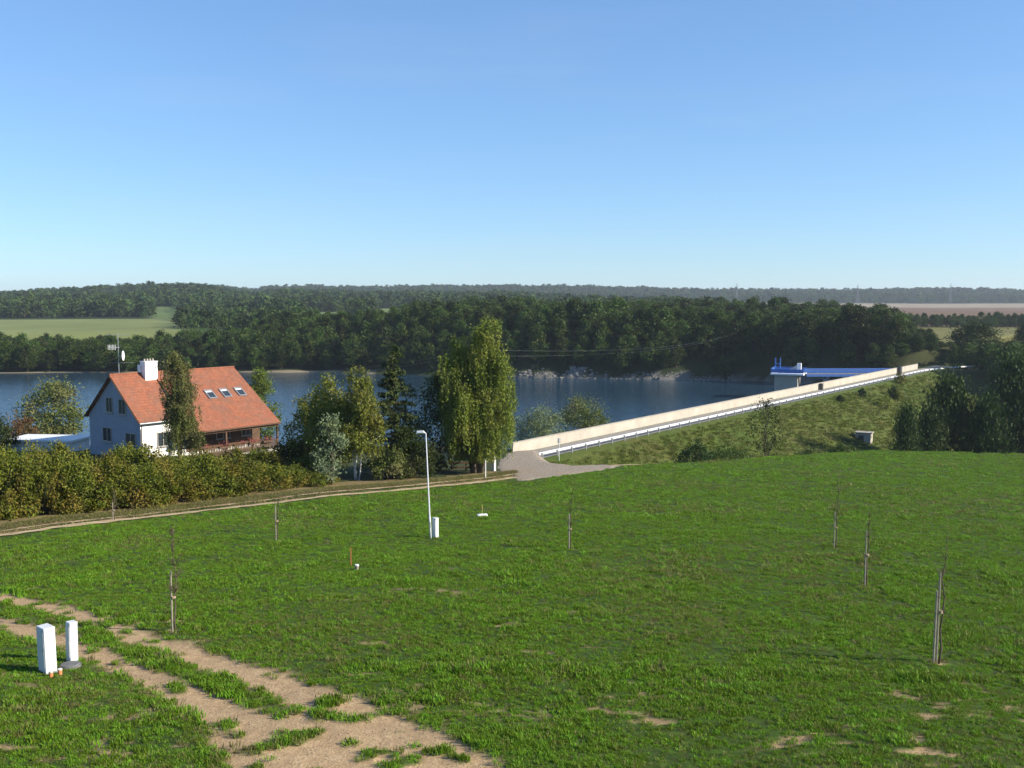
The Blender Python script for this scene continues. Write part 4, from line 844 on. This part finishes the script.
# saplings tied to stakes
LEAF['sap'] = mat_leaf('leaf_sapling', (.09, .08, .035), (.16, .12, .06), None, .3)
def sapling(px, py, hs, ht, nl, label, seed, offs=.0, dbl=False, twigs=14):
    x_, y_ = G(px, py); o = empty('staked_sapling', (x_, y_, float(gz(x_, y_)))); tag(o, label, 'sapling', 'staked young trees in the field')
    T = Tree(seed); r_ = T.r; P = T.limb((.03, .03, -.1), (.05 + offs, .03, ht), .03, .008, 0, 8, 6, .008)
    for k in range(twigs):
        i = r_.integers(3, 8); a_ = r_.random() * 6.28; L_ = (.12 + .3 * r_.random()) * (1.15 - i / 9); e = P[i] + np.array([L_ * math.cos(a_), L_ * math.sin(a_), .22 + .25 * r_.random()])
        T.limb(P[i], e, .011, .005, 0, 3, 4); 
        if nl: T.put(P[i] + (e - P[i]) * r_.random((nl, 1)) + r_.normal(size=(nl, 3)) * .05, .06)
    link('trunk', T.wood_mesh('trunk', MAT['bark']), o)
    if nl: link('leaves', T.crown_mesh('leaves', LEAF['sap']), o)
    MB().tube([(-.05, 0, -.2), (-.05 + offs * .3, 0, hs)], [.03, .027], 7).build('stake', MAT['stake'], o)
    if dbl: MB().tube([(-.16, -.06, -.2), (-.12, -.05, hs * .8)], [.03, .027], 7).build('stake', MAT['stake'], o)
    MB().tube([(.01, 0, hs * .55), (.01, 0, hs * .58)], [.075, .075], 8).build('tie', MAT['clod'], o)
    return o
def hpx(px, py, top): x_, y_ = G(px, py); return (py - top) * math.hypot(y_, 7.85 + .083 * y_) / FPX * .985
sapling(174, 630, hpx(174, 630, 570), hpx(174, 630, 536), 5, 'dark twiggy staked sapling beside the sandy ruts', 801, 0, False, 30)
sapling(277, 541, hpx(277, 541, 505), hpx(277, 541, 500), 2, 'short staked sapling near the track, right of the ruts sapling', 802)
sapling(570, 548, hpx(570, 548, 513), hpx(570, 548, 494), 3, 'staked sapling in mid-field right of the street lamp', 803)
sapling(835, 549, hpx(835, 549, 513), hpx(835, 549, 484), 6, 'farthest of the three staked saplings on the right, with a few yellow leaves', 804)
sapling(866, 585, hpx(866, 585, 530), hpx(866, 585, 516), 2, 'middle one of the three staked saplings on the right', 805)
sapling(938, 661, hpx(938, 661, 571), hpx(938, 661, 543), 0, 'nearest sapling on the right, tied between two stakes', 806, .07, True)
sapling(114, 522, hpx(114, 522, 503), hpx(114, 522, 492), 2, 'thin staked sapling against the hedge near the left end of the track', 807)
# road sign by the rail, pole and pillar under the birch, cabinets on the crest
x_, y_ = G(562, 461); sg = empty('road_sign', (x_, y_, float(gz(x_, y_)) - .1), R(35)); tag(sg, 'road sign seen from behind at the near end of the guard rail', 'road sign')
sg.location = (*DP(.4, 6.0)[:2], dloc(.4, 6.0)[2]); MB().tube([(0, 0, -.3), (0, 0, 2.45)], .035, 8).build('post', MAT['galv'], sg)
pl = bevel(MB().box((0, .05, 2.15), (.42, .02, .55)).build('plate', MAT['postdark'], sg), .01); MB().box((0, .03, 2.15), (.38, .03, .05)).build('bracket', MAT['steel'], pl)
x_, y_ = G(485.5, 478.5); o = empty('marker_pole', (x_, y_, float(gz(x_, y_)))); tag(o, 'slim white pole at the track edge in front of the weeping birch', 'pole')
MB().tube([(0, 0, -.2), (0, 0, 1.45)], .04, 8).build('pole', MAT['whitep'], o); MB().tube([(0, 0, 1.45), (0, 0, 1.5)], .05, 8).build('cap', MAT['steel'], o)
x_, y_ = G(493.5, 471); o = empty('gate_pillar', (x_, y_, float(gz(x_, y_))), R(-30)); tag(o, 'square white pillar beside the trunk of the weeping birch', 'pillar')
bevel(MB().box((0, 0, .55), (.32, .3, 1.4)).build('shaft', MAT['plaster'], o), .02); MB().box((0, 0, 1.28), (.4, .38, .08)).build('cap', MAT['coping'], o)
x_, y_ = G(466, 470.5); o = empty('rail_fence', (x_, y_, float(gz(x_, y_))), R(6)); tag(o, 'dark timber rail fence behind the trunk of the weeping birch', 'fence')
for q_ in (-1.25, 0, 1.25): MB().box((q_, 0, .35), (.12, .1, 1.0)).build('post', MAT['wood'], o)
for q_ in (.3, .68): MB().box((0, -.08, q_), (2.9, .05, .16)).build('rail', MAT['wood'], o)
x_, y_ = G(466, 459.5); o = empty('low_wall', (x_, y_, float(gz(x_, y_))), R(-12)); tag(o, 'low white wall glimpsed under the crown of the weeping birch', 'wall')
MB().box((0, 0, .3), (4.6, .3, 1.3)).build('wall', MAT['concrete'], o); MB().box((0, 0, .99), (4.7, .38, .08)).build('coping', MAT['coping'], o)
MAT['darkmetal'] = mat_plain('dark_cabinet', (.035, .035, .04), (.06, .06, .065), 5, .5, .05, .003)
for s_, w, h, lab in ((97, .55, 1.15, 'small dark box standing against the middle of the parapet'), (149, 1.5, 1.5, 'large dark cabinet against the far part of the parapet')):
    o = empty('crest_cabinet', DP(s_, .55), DA); tag(o, lab, 'cabinet', 'dark cabinets on the dam crest')
    MB().box((0, 0, h / 2), (w, .5, h)).build('body', MAT['darkmetal'], o); MB().box((0, 0, h + .03), (w + .08, .6, .06)).build('lid', MAT['darkmetal'], o); MB().box((0, -.26, h / 2), (w * .85, .02, h * .8)).build('door', MAT['darkmetal'], o)
p = dpx(864, 440); o = empty('outlet_house', p, R(-30)); tag(o, 'small pale concrete outlet box low on the dam face', 'outlet')
bevel(MB().box((0, 0, .2), (2.3, 1.8, 1.9)).build('body', MAT['concrete'], o), .03); MB().box((0, 0, 1.22), (2.6, 2.1, .16)).build('roof', MAT['coping'], o); MB().box((-.3, -.92, .15), (.8, .06, 1.3)).build('door', MAT['darkmetal'], o)

# ------------------------------------------------------------------ intake tower and blue footbridge
MAT['blue'] = mat_plain('blue_paint', (.05, .15, .45), (.08, .20, .54), 2, .6, .05, .003)
TY = 231.0; TX = (790 - 512) / FPX * TY; DZ = -17.35
tw = empty('intake_tower', (TX, TY, EYE), R(-24)); tag(tw, 'concrete intake tower in the lake with a blue railed platform', 'tower')
MB().box((-.4, 0, -23), (5.2, 4.2, 11.0)).build('pier', MAT['concrete'], tw); MB().box((-.1, 0, DZ - .1), (7.4, 6.0, .35)).build('platform', MAT['whitep'], tw)
def railing(P0, P1, z, par, h=1.15, n=8, infill=True):
    P0 = np.array(P0, float); P1 = np.array(P1, float); g = MB(); g.tube([(*P0, z + h), (*P1, z + h)], .05, 5); rl = g.build('railing', MAT['blue'], par)
    d_ = P1 - P0; L_ = np.linalg.norm(d_); an = math.atan2(d_[1], d_[0])
    for k in range(n + 1): p = P0 + d_ * k / n; MB().box((p[0], p[1], z + h / 2), (.07, .07, h)).build('post', MAT['blue'], rl)
    if infill: MB().box(((P0 + P1) / 2)[0:1].tolist() + ((P0 + P1) / 2)[1:2].tolist() + [z + h * .5], (L_ - .02, .04, h * .72), an).build('panel', MAT['blue'], rl)
x0_, x1_, y0_, y1_ = -3.7, 3.5, -2.9, 2.9
for a_, b_ in (((x0_, y0_), (x1_, y0_)), ((x0_, y1_), (x1_, y1_)), ((x0_, y0_), (x0_, y1_))): railing(a_, b_, DZ + .08, tw, n=4)
for q_ in (-3.0, -1.9): MB().box((q_, -1.2, DZ + 1.8), (.24, .24, 3.5)).build('hoist_post', MAT['blue'], tw)
MB().box((-2.45, -1.2, DZ + 2.2), (1.0, .2, .2)).build('hoist_beam', MAT['blue'], tw)
MB().box((2.3, -.6, DZ + 1.2), (.9, .9, 2.4)).build('shaft_head', MAT['whitep'], tw)
MB().add([(-1.2, 0, DZ + .2), (2.0, 0, DZ + .2), (2.0, 0, DZ + 2.1), (-1.2, 1.5, DZ + .2), (2.0, 1.5, DZ + .2), (2.0, 1.5, DZ + 2.1)], [(0, 1, 2), (5, 4, 3), (0, 3, 4, 1), (1, 4, 5, 2), (2, 5, 3, 0)]).build('sloping_cover', MAT['steel'], tw)
e0 = np.array([TX + 3.3, TY - 1.6]); e1 = np.array(DP(150, -.2)[:2]); L_ = float(np.linalg.norm(e1 - e0))
fbx = empty('footbridge', (e0[0], e0[1], EYE), math.atan2(e1[1] - e0[1], e1[0] - e0[0])); tag(fbx, 'long blue steel footbridge from the dam crest to the intake tower', 'footbridge')
MB().box((L_ / 2, 0, DZ - .15), (L_, 1.7, .3)).build('deck', MAT['coping'], fbx)
for s_ in (-.8, .8): MB().box((L_ / 2, s_, DZ - .35), (L_, .14, .55)).build('girder', MAT['blue'], fbx); railing((.1, s_), (L_ - .1, s_), DZ + .02, fbx, 1.1, 14)
for q_ in (9.0, 20.0): MB().box((q_, 0, -21.5), (.9, 1.3, 7.7)).build('pier', MAT['concrete'], fbx)

# ------------------------------------------------------------------ power line and pylons
pole_pts = []
for px, Y_, top, lab in ((478, 99, 353, 'wooden power pole hidden in the crown of the weeping birch'), (742, 300, 331, 'wooden power pole in the forest on the far bank')):
    p = AT(px, top, Y_); g_ = float(gz(p[0], Y_)); o = empty('power_pole', (p[0], Y_, g_)); tag(o, lab, 'power pole'); h = p[2] - g_
    MB().tube([(0, 0, -.5), (0, 0, h)], [.16, .1], 8).build('pole', MAT['bark'], o); MB().box((0, 0, h - .15), (2.0, .12, .12), R(30)).build('crossarm', MAT['bark'], o); pole_pts.append(p)
MAT['pylon'] = mat_plain('pylon_steel', (.10, .10, .11), (.15, .15, .16), 1, .6, 0)
MAT['wire'] = mat_plain('aluminium_wire', (.12, .12, .125), (.18, .18, .185), 5, .6, 0)
lp = np.array(AT(-90, 394, 92))
for k, off in enumerate((-.9, .9)):
    for A_, B_, sag, lab in ((pole_pts[0], pole_pts[1], 2.0, 'power cable spanning the lake from the birch to the far bank'), (lp, pole_pts[0], 1.2, 'power cable running past the house roof to the birch')):
        u = np.linspace(0, 1, 30)[:, None]; P = A_ + (B_ - A_) * u; P[:, 2] -= (4 * u * (1 - u))[:, 0] * sag; P[:, 0] += off * .85; P[:, 1] += off * .5; P[:, 2] += off * .3
        lab = ('lower ' if k == 0 else 'upper ') + lab; tag(MB().tube(P, 0.007 if sag == 2.0 else .005, 4).build('power_cable', MAT['wire']), lab, 'cable', 'overhead power cables')
for px, top, base, lab in ((737, 283, 296, 'lattice pylon on the horizon, leftmost of three'), (858, 284, 295, 'lattice pylon on the horizon, middle of three'), (951, 283, 293, 'lattice pylon on the horizon, rightmost of three')):
    Y_ = 1900.0; p = AT(px, top, Y_); g_ = float(gz(p[0], Y_)); h = p[2] - g_; o = empty('pylon', (p[0], Y_, g_)); tag(o, lab, 'pylon', 'pylons on the horizon')
    b = MB()
    for sx in (-1, 1):
        for sy in (-1, 1): b.tube([(sx * 2.6, sy * 2.6, -1), (sx * .5, sy * .5, h * .7), (0, 0, h)], [.22, .18, .12], 4)
    for q_ in np.linspace(.05, .65, 6):
        w0 = 2.6 - 2.1 * q_ / .7; w1 = 2.6 - 2.1 * min(.7, q_ + .1) / .7
        for sy in (-1, 1): b.tube([(-w0, sy * w0, q_ * h), (w1, sy * w1, (q_ + .1) * h)], .12, 4); b.tube([(w0, sy * w0, q_ * h), (-w1, sy * w1, (q_ + .1) * h)], .12, 4)
    b.build('tower', MAT['pylon'], o)
    for q_ in (.74, .85, .95): MB().box((0, 0, q_ * h), (7 - 5 * abs(q_ - .85) * 4, .4, .35)).build('crossarm', MAT['pylon'], o)

# ------------------------------------------------------------------ haze
t = NT('haze_air'); t.N.remove(t.b); pv = t.n('ShaderNodeVolumePrincipled'); pv.inputs['Color'].default_value = (.78, .88, 1, 1); pv.inputs['Density'].default_value = .00011; pv.inputs['Anisotropy'].default_value = .2
t.L.new(pv.outputs[0], t.out.inputs['Volume'])
o = MB().box((0, 2250, EYE + 2), (8600, 5200, 100)).build('haze', t.m); tag(o, kind='stuff')
